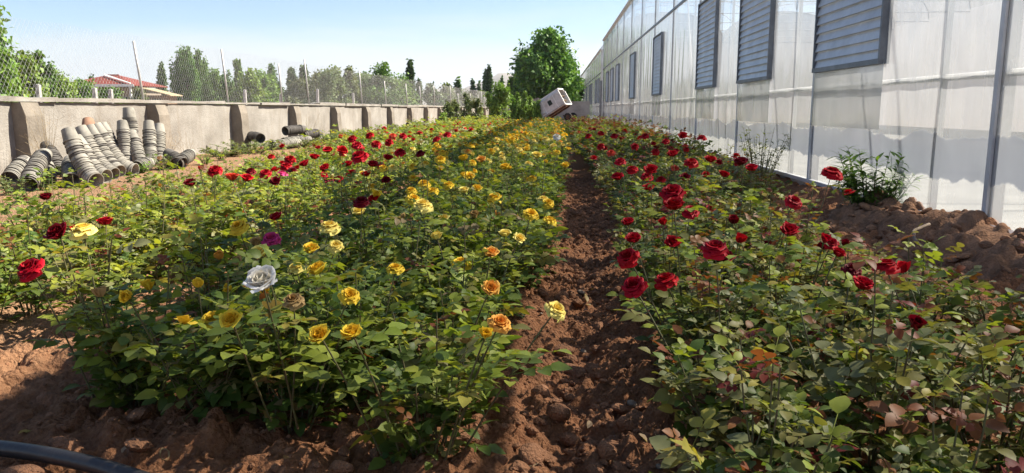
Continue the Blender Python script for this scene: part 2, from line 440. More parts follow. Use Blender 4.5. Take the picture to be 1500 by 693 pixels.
M_WALL = wall_mat()

M_PIER = simple('shade_toned_pier', (0.215, 0.188, 0.155), 0.95, 0.3, 2.5, bump=0.6, bscale=22)  # darker than the wall: shade of the near faces put into the colour
# ------------------------------------------------------------------ ground
BEDS = {'left': (-4.15, -2.15, 3.45), 'middle': (-1.72, -0.02, 2.12), 'right': (0.40, 2.46, 1.70)}
BED_END = 39.0
def furrow_x(y): return .04 + .36 * (1 - np.exp(-np.maximum(np.asarray(y, float) - 2.2, 0) / 4.0))
def sstep(a, b, x):
    t = np.clip((x - a) / (b - a), 0, 1); return t * t * (3 - 2 * t)
def ground_z(x, y, fine=True):
    x = np.asarray(x, float); y = np.asarray(y, float)
    r = np.hypot(x, y)
    z = 0.10 * fbm(x * 0.5, y * 0.5, 3, 3) * sstep(0.5, 2.5, r + 1)
    inr = sstep(BED_END + 3, BED_END - 1, y)
    z = z - 0.075 * np.exp(-((x - furrow_x(y)) / 0.22) ** 2) * inr
    z = z - 0.05 * np.exp(-((x + 1.95) / 0.2) ** 2) * inr
    z = z + 0.10 * np.exp(-((x + 5.4) / 0.8) ** 2) * sstep(5, 8, y) * sstep(24, 18, y)
    z = z + 0.15 * np.exp(-((x - 3.2) / .16) ** 2) * (1 + 1.6 * fbm(x * 2, y * 1.7, 44, 3)) * sstep(56, 52, y) * sstep(-6, -3, y)
    z = z + 0.10 * np.exp(-((x - 2.95) / 0.35) ** 2) * sstep(3.5, 5, y) * sstep(9, 7.5, y)
    hp = (x - 0.0) / 4.0
    z = z + 0.30 * np.exp(-hp ** 2) * np.exp(-((y - 57) / 7.0) ** 2)
    if fine:
        k = sstep(16, 6, r)
        z = z + k * (0.055 * fbm(x * 5, y * 5, 11, 4))
        m = 0.35 + 0.9 * vnoise(x * 1.7, y * 1.7, 4)
        z = z + k * m * (0.42 * bumps(x, y, 0.17, 21, 0.4) + 0.7 * bumps(x + 3, y, 0.085, 22, 0.6)) * 1.1 + k * .06 * fbm(x * 3.1, y * 2.3, 15, 3) * np.exp(-((x - furrow_x(y)) / .3) ** 2)
        z = z + sstep(8, 4, r) * (.3 + m) * 0.85 * bumps(x, y + 7, 0.042, 23, 0.7)
    far = sstep(90, 400, r)
    return z * (1 - far)
def axis_pts(lo, hi, step, end, grow=1.09):
    a = list(np.arange(lo, hi, step)); s_ = step
    while a[-1] < end: s_ *= grow; a.append(a[-1] + s_)
    s_ = step
    while a[0] > -end: s_ *= grow; a.insert(0, a[0] - s_)
    return np.array(a)
gx = axis_pts(-3.6, 3.3, 0.0165, 4000)
gy = axis_pts(1.4, 5.2, 0.0165, 4000, 1.06)
gy = np.concatenate([gy[gy < 5.2], np.arange(5.22, 8.5, .03), np.arange(8.5, 14, .055), gy[gy > 14.1]])
GX, GY = np.meshgrid(gx, gy, indexing='ij')
GZ = ground_z(GX, GY)
nx_, ny_ = GX.shape
idx = np.arange(nx_ * ny_).reshape(nx_, ny_)
gq = np.stack([idx[:-1, :-1], idx[1:, :-1], idx[1:, 1:], idx[:-1, 1:]], -1).reshape(-1, 4)
ground = link('ground', mesh_np('ground', np.stack([GX, GY, GZ], -1), [gq], [M_SOIL]), kind='structure', label='bare reddish brown soil of the nursery plot, cloddy and furrowed')
print('ground verts', nx_ * ny_)

def ico(sub=1):
    import bmesh
    bm = bmesh.new(); bmesh.ops.create_icosphere(bm, subdivisions=sub, radius=1.0)
    V = np.array([v.co[:] for v in bm.verts]); Fc = np.array([[v.index for v in f.verts] for f in bm.faces]); bm.free()
    return V, Fc
ICO_V, ICO_F = ico(2)
def lump_template(seed, rough=0.3):
    r = RS(seed)
    V = ICO_V.copy()
    for k in range(9):
        d = r.normal(size=3); d /= np.linalg.norm(d)
        V += np.outer(np.clip(V @ d - 0.15, 0, 1), d) * r.uniform(-0.6, 0.45) * rough * 2
    V *= 1 + r.uniform(-0.10, 0.10, (len(V), 1))
    V *= np.array([1.0, r.uniform(0.7, 1.1), r.uniform(0.55, 0.8)])
    return V
CLODS = [lump_template(s) for s in range(8)]
CLOD_ME = [mesh_np('clod', v, [ICO_F], [M_CLOD], smooth=False) for v in CLODS]
STONE_ME = [mesh_np('stone', lump_template(40 + s, 0.18), [ICO_F], [M_STONE], smooth=True) for s in range(3)]
rng = RS(5)
def in_view_xy(x, y, z=0.0):
    v = np.array([x, y, z - CAM_H]); d = v @ FW
    if d < 0.3: return False
    u = 750 + F_PX * (v @ RT) / d; w = 346.5 - F_PX * (v @ UP) / d
    return -60 < u < 1560 and -20 < w < 730
n = 0
while n < 290:                                       # bigger clods one can pick out on the bare soil
    if rng.rand() < 0.45: y = 2.0 + 3.2 * rng.rand() ** 1.4; x = rng.normal(float(furrow_x(y)), 0.22)
    else: x, y = rng.uniform(-2.7, 0.4), rng.uniform(1.9, 2.75) if rng.rand() < .75 else rng.uniform(2.6, 3.6)
    if x < -1.75 or y < 2.45 or abs(x - float(furrow_x(y))) < 0.34:
        if not in_view_xy(x, y): continue
        s_ = rng.uniform(0.010, 0.024) if rng.rand() < 0.72 else rng.uniform(0.024, 0.052)
        me = STONE_ME[rng.randint(3)] if rng.rand() < 0.05 else CLOD_ME[rng.randint(8)]
        o = link('stone' if me in STONE_ME else 'clod', me, ground)
        o.location = (x, y, float(ground_z(x, y)) + s_ * 0.25); o.scale = (s_ * rng.uniform(.8, 1.3), s_, s_ * rng.uniform(.7, 1)); o.rotation_euler = (rng.uniform(-.5, .5), rng.uniform(-.5, .5), rng.uniform(0, 6.3))
        n += 1
# crumbs too small to pick apart
for kind_i in range(1):
    N = 9000
    X = np.where(rng.rand(N) < .45, rng.normal(0.2, .28, N), rng.uniform(-3.4, 2.7, N)); Y = 1.7 + 4.2 * rng.rand(N) ** 1.3
    Y[:2600] = 4.5 + 9 * rng.rand(2600); X[:2600] = furrow_x(Y[:2600]) + rng.normal(0, .16, 2600)
    S = rng.uniform(0.003, 0.011, N); S[:2600] = rng.uniform(.008, .03, 2600)
    Z = ground_z(X, Y) + S * 0.3
    lowV, lowF = ico(1)
    ang = rng.uniform(0, 6.28, N)
    Mx = np.zeros((N, 4, 4)); Mx[:, 0, 0] = np.cos(ang) * S; Mx[:, 0, 1] = -np.sin(ang) * S; Mx[:, 1, 0] = np.sin(ang) * S; Mx[:, 1, 1] = np.cos(ang) * S * .8; Mx[:, 2, 2] = S * .7
    Mx[:, 0, 3] = X; Mx[:, 1, 3] = Y; Mx[:, 2, 3] = Z; Mx[:, 3, 3] = 1
    V, Fc = stamp(lowV * (1 + RS(3).uniform(-.25, .25, (len(lowV), 1))), [lowF], Mx)
    link('soil_crumbs', mesh_np('soil_crumbs', V, Fc, [M_CLOD], smooth=False), ground, kind='stuff')

# ------------------------------------------------------------------ leaf shapes
def leaflet(L=0.055, W=0.036, fold=0.25, curl=0.25, tip=1.0, fine=True):
    """ovate blade folded on its midrib; base at origin, tip along +Y"""
    if fine:
        ts = [0.0, 0.22, 0.5, 0.8, 1.0]; ws = [0.0, 0.78, 1.0, 0.62 * tip, 0.0]
    else:
        ts = [0.0, 0.45, 1.0]; ws = [0.0, 1.0, 0.0]
    cz = [-curl * L * t * t for t in ts]
    V = [(0, t * L, z) for t, z in zip(ts, cz)]
    n = len(ts)
    for sgn in (-1, 1):
        for i in range(1, n - 1):
            w = ws[i] * W / 2
            V.append((sgn * w, ts[i] * L - 0.02 * L, cz[i] + fold * w))
    T = []
    for si in range(2):
        o = n + si * (n - 2)
        def tri(a, b, c): T.append([a, b, c] if si == 0 else [a, c, b])
        tri(0, 1, o)
        for i in range(1, n - 2):
            tri(i, i + 1, o + i); tri(i, o + i, o + i - 1)
        tri(n - 2, n - 1, o + n - 3)
    return np.array(V, float), np.array(T)
def rotm(rx=0, ry=0, rz=0):
    return np.array(Matrix.Rotation(rz, 3, 'Z') @ Matrix.Rotation(ry, 3, 'Y') @ Matrix.Rotation(rx, 3, 'X'))
def compound_leaf(seed, fine=True, nl=5):
    r = RS(seed)
    V, T = [], []; n = 0
    def put(v, t):
        nonlocal n
        V.append(v); T.append(t + n); n += len(v)
    def rib(t): return np.array([0, t, -0.25 * t * t / 0.12 * 0.5])
    LL = r.uniform(0.042, 0.062)
    end = 0.095
    # rachis
    if fine:
        P = np.array([rib(t) for t in np.linspace(0, end, 4)])
        rv = []
        for p in P: rv += [p + [0.0011, 0, 0], p + [-0.0011, 0, 0], p + [0, 0, -0.0016]]
        rt = []
        for i in range(3):
            for j in range(3):
                a, b = i * 3 + j, i * 3 + (j + 1) % 3
                rt += [[a, b, b + 3], [a, b + 3, a + 3]]
        put(np.array(rv), np.array(rt))
    spots = [(end, 0.0, 1.1)]
    for t, sc in ((0.038, 0.78), (0.072, 0.95))[:(nl - 1) // 2]:
        spots += [(t, -1, sc * r.uniform(.9, 1.1)), (t + r.uniform(0, .006), 1, sc * r.uniform(.9, 1.1))]
    for t, sg, sc in spots:
        lv, lt = leaflet(LL * sc, LL * sc * r.uniform(.68, .82), r.uniform(.1, .4), r.uniform(.1, .45), 1.0, fine)
        R = rotm(r.uniform(-.35, .25), r.uniform(-.35, .35), -sg * r.uniform(.95, 1.25))
        put(lv @ R.T + rib(t), lt)
    return np.concatenate(V), np.concatenate(T)
NVAR = 6
CL_FINE = [compound_leaf(100 + i, True, 5 if i % 3 else 3) for i in range(NVAR)]
CL_LOW = [compound_leaf(200 + i, False) for i in range(4)]
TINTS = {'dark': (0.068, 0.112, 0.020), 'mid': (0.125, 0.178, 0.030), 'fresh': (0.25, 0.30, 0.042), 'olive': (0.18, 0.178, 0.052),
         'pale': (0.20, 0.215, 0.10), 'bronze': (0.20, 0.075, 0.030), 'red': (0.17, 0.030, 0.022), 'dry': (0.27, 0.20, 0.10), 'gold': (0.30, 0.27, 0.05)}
TN = list(TINTS)
LEAF_ME = {}
for tn in TN:
    for i in range(NVAR):
        r = RS(i * 31 + len(tn)); v, t = CL_FINE[i]
        col = np.array(TINTS[tn]) * r.uniform(0.85, 1.15)
        LEAF_ME[tn, i] = mesh_np('leaf', v, [t], [M_LEAF], np.tile(col, (len(v), 1)))
MIXES = {'left': [('mid', .26), ('fresh', .31), ('dark', .08), ('olive', .13), ('pale', .14), ('bronze', .05), ('gold', .03)],  # left bed's sunlit brightness is put into its lighter leaf tints
         'middle': [('dark', .22), ('mid', .34), ('fresh', .26), ('olive', .13), ('dry', .02), ('bronze', .02), ('gold', .02)],
         'right': [('olive', .30), ('mid', .19), ('dark', .15), ('pale', .16), ('fresh', .07), ('bronze', .07), ('gold', .04), ('red', .02)]}

SHOOT = [[('fresh', .45), ('mid', .3), ('gold', .12), ('olive', .1), ('bronze', .03)], [('bronze', .28), ('red', .08), ('olive', .24), ('fresh', .25), ('gold', .15)]]
def gen_bush(r, h=0.44, nc=6, leaf_step=0.043, spread=1.0, shoots=1):
    """canes as polylines, leaves as (pos, dir, size, height fraction)"""
    canes, leaves = [], []
    def twig(p0, az, tilt, L, r0, start):
        n = 6; P = [np.array(p0, float)]
        for i in range(n - 1):
            tl = tilt * (1 - 0.45 * i / n) + r.normal(0, .05); a = az + r.normal(0, .12)
            P.append(P[-1] + (L / (n - 1)) * np.array([math.sin(tl) * math.cos(a), math.sin(tl) * math.sin(a), math.cos(tl)]))
        P = np.array(P); canes.append((P, np.linspace(r0, r0 * .5, n)))
        s_ = start * L; la = r.uniform(0, 6.28)
        while s_ < L * 1.0:
            f = s_ / L * (n - 1); i = min(int(f), n - 2); p = P[i] + (P[i + 1] - P[i]) * (f - i)
            el = r.uniform(-.15, .65)
            d = np.array([math.cos(la) * math.cos(el), math.sin(la) * math.cos(el), math.sin(el)])
            leaves.append((p, d, r.uniform(.55, 1.25), min(1, p[2] / h)))
            la += 2.4 + r.normal(0, .3); s_ += leaf_step * r.uniform(.7, 1.4)
        for k in range(2):
            leaves.append((P[-1], np.array([math.cos(la + k * 2.5) * .8, math.sin(la + k * 2.5) * .8, .6]), r.uniform(.55, .9), 1.0))
        return P
    for c in range(shoots):
        n0 = len(leaves)
        twig((.02, .01, -.03), r.uniform(0, 6.28), r.uniform(.05, .3), h * r.uniform(1.15, 1.6), .0042, .45)
        for q in range(n0, len(leaves)): leaves[q] = (*leaves[q][:2], leaves[q][2] * r.uniform(.7, .95), 2.0 if leaves[q][3] > .85 else leaves[q][3])
    for c in range(nc):
        az = 6.283 * c / nc + r.uniform(-.4, .4); tilt = r.uniform(.08, .56) * spread
        L = h * r.uniform(.72, 1.15) / math.cos(tilt * .75)
        P = twig((.03 * math.cos(az), .03 * math.sin(az), -.03), az, tilt, L, .0048, .2)
        for k in range(r.randint(1, 3)):
            i = r.randint(1, 4)
            twig(P[i], az + r.uniform(-1.4, 1.4), r.uniform(.5, .95), L * r.uniform(.25, .45), .003, .1)
    return canes, leaves
def pick(r, mix): 
    q = r.rand() * sum(w for _, w in mix)
    for k, w in mix:
        q -= w
        if q <= 0: return k
    return mix[0][0]
def leaf_frames(leaves, r, grow=1.0):
    loc = np.array([l[0] for l in leaves]); d = np.array([l[1] for l in leaves]); s_ = np.array([l[2] for l in leaves]) * grow
    return frame_mats(loc, d, np.tile([0, 0, 1.0], (len(loc), 1)), s_, r.normal(0, .35, len(loc)))
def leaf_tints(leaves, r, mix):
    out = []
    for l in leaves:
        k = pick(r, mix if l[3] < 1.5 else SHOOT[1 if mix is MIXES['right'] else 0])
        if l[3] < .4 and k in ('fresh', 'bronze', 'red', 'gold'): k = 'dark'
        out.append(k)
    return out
def cane_mesh(canes, k=5):
    mb = MB()
    for P, R in canes: mb.tube(P, R, k, False)
    return mb.mesh('cane', M_CANE, True)
def foliage_mesh(name, leaves, r, mix, fine=True, grow=1.0):
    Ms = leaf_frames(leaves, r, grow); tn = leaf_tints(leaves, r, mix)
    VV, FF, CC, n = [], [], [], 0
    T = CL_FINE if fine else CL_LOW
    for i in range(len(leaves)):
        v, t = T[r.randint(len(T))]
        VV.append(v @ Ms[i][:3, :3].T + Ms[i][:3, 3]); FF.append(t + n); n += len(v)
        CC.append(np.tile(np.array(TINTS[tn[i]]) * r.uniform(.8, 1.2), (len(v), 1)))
    return np.concatenate(VV), np.concatenate(FF), np.concatenate(CC)

DRY_ME = [mesh_np('fallen_leaf', *(lambda vt: (vt[0], [vt[1]]))(leaflet(.05, .034, .5, -.35 + .5 * k)), [M_LEAF], np.tile([(.34, .24, .12), (.42, .33, .2), (.22, .10, .06)][k], (len(leaflet()[0]), 1))) for k in range(3)]
rl = RS(19)
for j in range(46):
    if j % 2: x, y = rl.normal(.2, .25), 2.0 + 3.0 * rl.rand() ** 1.3
    else: x, y = rl.uniform(-2.6, -.2), rl.uniform(1.95, 2.5)
    o = link('fallen_leaf', DRY_ME[rl.randint(3)], ground); s_ = rl.uniform(.5, 1.2)
    o.location = (x, y, float(ground_z(x, y)) + .012); o.rotation_euler = (rl.normal(0, .4), rl.normal(0, .4), rl.uniform(0, 6.28)); o.scale = (s_, s_, s_)
# ------------------------------------------------------------------ blooms
def petal(nu=5, nv=5):
    u = np.linspace(-1, 1, nu); v = np.linspace(0, 1, nv)
    q = [[i * nv + j, (i + 1) * nv + j, (i + 1) * nv + j + 1, i * nv + j + 1] for i in range(nu - 1) for j in range(nv - 1)]
    return u, v, np.array(q)
def bloom(seed, openness=1.0, npet=26, R=0.045, col=(.5, .01, .02), col_in=None, nu=5, nv=5):
    r = RS(seed); V, Q, C = [], [], []; n = 0
    u, v, q = petal(nu, nv); UU, VV2 = np.meshgrid(u, v, indexing='ij')
    col = np.array(col); col_in = np.array(col_in if col_in is not None else col * .6)
    for i in range(npet):
        f = (i + .5) / npet
        az = i * 2.4 + r.uniform(-.15, .15)
        op = (0.04 + 1.18 * f ** 1.15 * openness) + r.uniform(-.08, .08)          # lean from upright
        L = R * (0.72 + .42 * f) * r.uniform(.92, 1.08)
        W = R * (0.36 + .52 * f)
        half = W * np.sin(np.clip(VV2 * .82 + .16, 0, 1) * math.pi * .62) ** .8
        wrap = .95 - .5 * f                                                      # cupping about the flower axis
        x = half * np.sin(UU * wrap) / math.sin(max(wrap, .3))
        inner = half * (1 - np.cos(UU * wrap)) * .9
        up_ = VV2 * L * (1 - .06 * UU ** 2)
        out = R * (.05 + .15 * f) - inner + .16 * L * np.sin(VV2 * math.pi) * (1 - .4 * f)
        lip = np.clip(VV2 - .66, 0, 1) ** 2 * L * (1.1 + 1.2 * f) * (.4 + openness)
        wob = r.normal(0, .025 * R, x.shape) * VV2
        out = out + lip + wob; up_ = up_ - lip * .75 + wob
        c, s_ = math.cos(op), math.sin(op)
        o2 = out * c + up_ * s_; z2 = up_ * c - out * s_
        P = np.stack([o2 * math.cos(az) - x * math.sin(az), o2 * math.sin(az) + x * math.cos(az), z2], -1).reshape(-1, 3)
        V.append(P); Q.append(q + n); n += len(P)
        k = np.clip(f * .75 + .35 * VV2.ravel() - .05, 0, 1)[:, None]
        C.append((col_in * (1 - k) + col * k) * r.uniform(.86, 1.12))
    # sepals
    for k in range(5):
        a = k * 1.2566; d = np.array([math.cos(a), math.sin(a), 0]); t = np.array([-d[1], d[0], 0])
        P = np.array([[0, 0, -.008], d * .012 + t * .005 + [0, 0, -.002], d * .012 - t * .005 + [0, 0, -.002], d * .03 + [0, 0, -.008]])
        V.append(P); Q.append(np.array([[0, 1, 3, 2]]) + n); n += 4; C.append(np.tile([.08, .13, .03], (4, 1)))
    return np.concatenate(V), np.concatenate(Q), np.concatenate(C)
BC = {'red': ((.50, .006, .016), (.22, .003, .009)), 'dark_red': ((.20, .004, .014), (.09, .002, .007)), 'yellow': ((.82, .62, .05), (.78, .45, .025)), 'pale_yellow': ((.86, .76, .22), (.82, .60, .08)),
      'orange': ((.84, .48, .10), (.80, .30, .03)), 'white': ((.80, .80, .77), (.74, .70, .56)), 'pink': ((.66, .06, .22), (.48, .03, .12)), 'faded': ((.42, .29, .13), (.36, .20, .06)), 'coral': ((.70, .09, .05), (.55, .04, .02))}
BLOOM_ME = {}
for bi, (cn, (c1, c2)) in enumerate(BC.items()):
    for st, (op, npet) in {'full': (1.0, 30), 'half': (.55, 20), 'bud': (.12, 9)}.items():
        for k in range(2 if st != 'bud' else 1):
            v, q, c = bloom(bi * 10 + k, op, npet, .05 if st != 'bud' else .030, c1, c2)
            BLOOM_ME[cn, st, k] = mesh_np('bloom', v * [1, 1, 1.25], [q], [M_PETAL], c)

# ------------------------------------------------------------------ rose bushes
bushes = []                     # every planting spot, nearest first
r = RS(77)
for bed, (x0, x1, y0) in BEDS.items():
    ncol = {'left': 5, 'middle': 4, 'right': 5}[bed]
    sp = (x1 - x0) / ncol
    yy = y0 + .1
    while yy < BED_END:
        for c in range(ncol):
            fx = float(furrow_x(yy)); e0, e1 = (x0, fx - .25) if bed == 'middle' else (fx + .25, x1) if bed == 'right' else (x0, x1)
            x = e0 + (e1 - e0) / ncol * (c + .5) + r.normal(0, .045); y = yy + r.uniform(-.1, .1) + (.34 - .11 * c if bed == 'middle' and yy < 2.6 and c < 3 else 0)
            ok = in_view_xy(x, y, .3) or in_view_xy(x, y, .6)
            if bed == 'right' and x > 1.55 and 3.45 < y < 8.2: ok = False
            if ok: bushes.append([x, y, bed, c])
        yy += .42 if yy < 14 else .55
bushes.sort(key=lambda b: math.hypot(b[0], b[1]))
N_OBJ = 300
NEAR_D = 4.0
near_list, far_list = bushes[:N_OBJ], bushes[N_OBJ:]
print('bushes', len(bushes), 'object range', math.hypot(*near_list[-1][:2]))

# blooms seen in the photograph: pixel x, y, size in pixels, colour, state
PB = """47 396 38 red full;122 341 34 pale_yellow full;155 328 17 red half;68 291 14 dark_red half;88 345 26 dark_red half;350 334 25 yellow full;398 352 26 pink full;382 374 22 pale_yellow half
434 395 20 pale_yellow full;385 417 36 white half;430 443 24 faded full;512 435 22 yellow full;313 473 38 yellow full;270 472 27 yellow half;340 471 18 yellow half;188 437 15 yellow bud;290 420 13 yellow bud
482 336 30 pale_yellow full;492 362 22 pale_yellow full;456 368 18 yellow half;467 398 22 yellow half;579 396 22 yellow full;676 388 27 yellow full;719 373 14 orange half;718 424 13 orange half;731 476 25 orange full
711 493 16 yellow bud;813 456 31 pale_yellow full;517 491 22 yellow half;470 494 17 yellow half;725 292 23 yellow full;619 303 27 pale_yellow full;605 293 20 yellow full;602 281 16 yellow full;621 271 18 yellow full;634 282 18 yellow full
640 349 15 pale_yellow half;680 281 12 pale_yellow half;688 260 12 yellow half;777 316 23 yellow full;805 325 20 yellow full;550 290 12 pale_yellow half;525 313 16 pale_yellow half;553 288 14 yellow bud;530 298 24 dark_red full;645 235 16 yellow full
740 345 14 pale_yellow half;760 352 13 pale_yellow half;650 322 12 pale_yellow half;605 262 13 yellow full;623 241 12 yellow full;680 234 12 yellow half;740 247 12 yellow half;786 230 12 pale_yellow half;780 262 12 yellow full
705 236 11 orange half;720 222 11 yellow full;760 220 11 pale_yellow full;800 205 11 pale_yellow full;815 201 11 white full;690 215 11 yellow full;750 205 11 yellow full;770 195 10 yellow full;735 232 11 pale_yellow full
985 285 34 red full;987 305 22 red half;1011 312 24 red full;1040 308 18 red full;920 328 14 red half;928 353 18 red half;921 379 33 red full;929 421 35 red full;976 413 33 red full;1047 367 37 red full;985 358 18 red half
1062 380 20 dark_red half;909 238 16 red full;926 250 17 red full;953 252 15 red half;948 260 17 red full;1012 240 20 red full;1078 228 14 red full;1028 203 13 red full;1000 201 11 red half;1218 256 29 red full;1243 282 20 red full
1162 297 24 red full;1155 341 20 red half;1218 358 18 red full;1226 373 16 red half;1247 397 27 dark_red full;1297 393 34 red full;1262 421 24 red half;1101 249 14 red half;1040 236 13 red half;960 223 12 red full
985 228 12 red half;900 200 11 red full;880 215 11 red full;870 232 16 red full;950 278 13 red half;1085 240 16 dark_red half;1340 478 20 dark_red bud;895 225 12 coral full;930 215 11 red full;905 262 14 red half
1060 258 13 red half;1003 262 12 dark_red half;880 196 10 red full;915 192 10 red full;945 200 11 red full;975 208 11 red full;862 200 10 red full;870 190 10 red full
315 251 20 red full;340 263 16 coral half;367 252 14 dark_red full;361 264 14 red half;389 255 17 red full;402 249 14 red half;425 235 16 red full;419 245 16 red full;429 250 18 dark_red full;413 256 15 pink full;447 242 12 red half
404 268 13 dark_red half;477 248 12 red half;482 265 14 dark_red full;496 266 12 red half;510 243 12 red half;516 204 13 red full;523 214 16 red full;527 231 28 red full;542 199 12 red full;551 212 14 red full;546 243 12 red half;557 243 13 red full
524 271 14 dark_red full;515 257 12 red half;537 257 11 red half;570 209 12 red full;586 224 15 red full;616 226 14 dark_red full;568 233 11 red half;615 195 11 red full;632 190 11 red full;563 188 12 red full;279 271 14 dark_red half
405 320 14 red half;548 293 12 red half;566 266 11 dark_red half;500 223 13 red half;605 205 11 red full;590 200 11 red full;575 200 11 coral full;640 205 12 red full;655 198 11 red full;668 192 11 red full;690 190 11 red full;645 180 11 red half;460 232 11 red half;480 222 11 red half"""
want = []
for tok in PB.replace('\n', ';').split(';'):
    a = tok.split()
    if len(a) == 5: want.append((float(a[0]), float(a[1]), float(a[2]), a[3], a[4]))
near_xy = np.array([[b[0], b[1]] for b in near_list])
bush_bloom = {i: [] for i in range(N_OBJ)}
far_fixed = []
def bed_of(x, y):
    for k, (x0, x1, y0) in BEDS.items():
        if x0 - .25 < x < x1 + .25 and y > y0 - .15: return k
    return None
for (u, v, spx, cn, st) in want:
    best = None
    # the size of the bloom suggests the distance; the height above the bed decides
    for z in np.arange(.36, .72, .02):
        p = on_ground(u, v, z)
        if bed_of(p[0], p[1]) is None: continue
        dpt = (p - [0, 0, CAM_H]) @ FW
        real = spx / F_PX * dpt
        cost = abs(real - (.088 if st == 'full' else .062 if st == 'half' else .04)) * 10 + abs(z - .53) * 1.2
        if best is None or cost < best[0]: best = (cost, p, real)
    if best is None: continue
    _, p, real = best
    d = np.hypot(*(near_xy - p[:2]).T); i = int(d.argmin())
    if d[i] < .42: bush_bloom[i].append((p, real, cn, st))
    else: far_fixed.append((p, real, cn, st))

rx_ = RS(313)
for i, (bx, by, bed, _c) in enumerate(near_list):
    dd = math.hypot(bx, by)
    if dd < 5.5:
        for k in range(rx_.poisson(.3)):
            cn = pick(rx_, [('yellow', .6), ('orange', .2), ('faded', .2)] if bed == 'middle' else [('red', .5), ('dark_red', .4), ('faded', .1)])
            bush_bloom[i].append((np.array([bx + rx_.normal(0, .12), by + rx_.normal(0, .12), rx_.uniform(.38, .55)]), rx_.uniform(.03, .045), cn, 'bud'))
        continue
    for k in range(rx_.poisson({'middle': 1.15, 'left': .22, 'right': .28}[bed] * min(1, (dd - 4.5) / 4))):
        cn = pick(rx_, [('yellow', .5), ('pale_yellow', .4), ('orange', .1)] if bed == 'middle' else [('red', .8), ('dark_red', .15), ('coral', .05)])
        st = pick(rx_, [('full', .55), ('half', .3), ('bud', .15)])
        bush_bloom[i].append((np.array([bx + rx_.normal(0, .12), by + rx_.normal(0, .12), rx_.uniform(.42, .58)]), {'full': .085, 'half': .06, 'bud': .04}[st], cn, st))
TEMPL = {}
for bed in BEDS:
    for k in range(8):
        rr = RS(500 + k * 7 + len(bed))
        canes, leaves = gen_bush(rr, .41 if bed != 'middle' else .43, rr.randint(5, 8), .033, 1.0, k % 3)
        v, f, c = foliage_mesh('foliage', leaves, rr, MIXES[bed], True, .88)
        TEMPL[bed, k] = (mesh_np('foliage', v, [f], [M_LEAF], c), cane_mesh(canes))
GROUPS = {'left': 'red rose bushes in the sunlit bed on the boundary wall side', 'middle': 'yellow rose bushes in the middle bed', 'right': 'red rose bushes in the bed along the greenhouse'}
WHERE = {'left': 'in the sunlit bed towards the boundary wall', 'middle': 'in the middle bed', 'right': 'in the bed along the greenhouse'}
ROWS = {'left': ["sunlit bed's wall-side row", "sunlit bed's second wall-side row", "sunlit bed's centre row", "sunlit bed's second shade-side row", "sunlit bed's shade-side row"],
        'middle': ["yellow bed's sun-side row", "yellow bed's second sun-side row", "yellow bed's second furrow-side row", "yellow bed's furrow-side row"],
        'right': ["greenhouse bed's furrow-side row", "greenhouse bed's second furrow-side row", "greenhouse bed's centre row", "greenhouse bed's second film-side row", "greenhouse bed's film-side row"]}
ORD = [f"{n}{'th' if 10 <= n % 100 <= 20 else {1: 'st', 2: 'nd', 3: 'rd'}.get(n % 10, 'th')}" for n in range(80)]
NUM = {1: 'one', 2: 'two', 3: 'three', 4: 'four', 5: 'five', 6: 'six', 7: 'seven'}
n_leaf_obj = 0
def flower_stem(p, rr):
    """stem in bush coordinates from the bush foot to the bloom"""
    b = np.array([p[0] * .35 + rr.normal(0, .02), p[1] * .35 + rr.normal(0, .02), .06])
    m = b * .45 + p * .55 + np.array([rr.normal(0, .012), rr.normal(0, .012), .03])
    ts = np.linspace(0, 1, 7)[:, None]
    return (1 - ts) ** 2 * b + 2 * ts * (1 - ts) * m + ts ** 2 * p
ordinal = {}
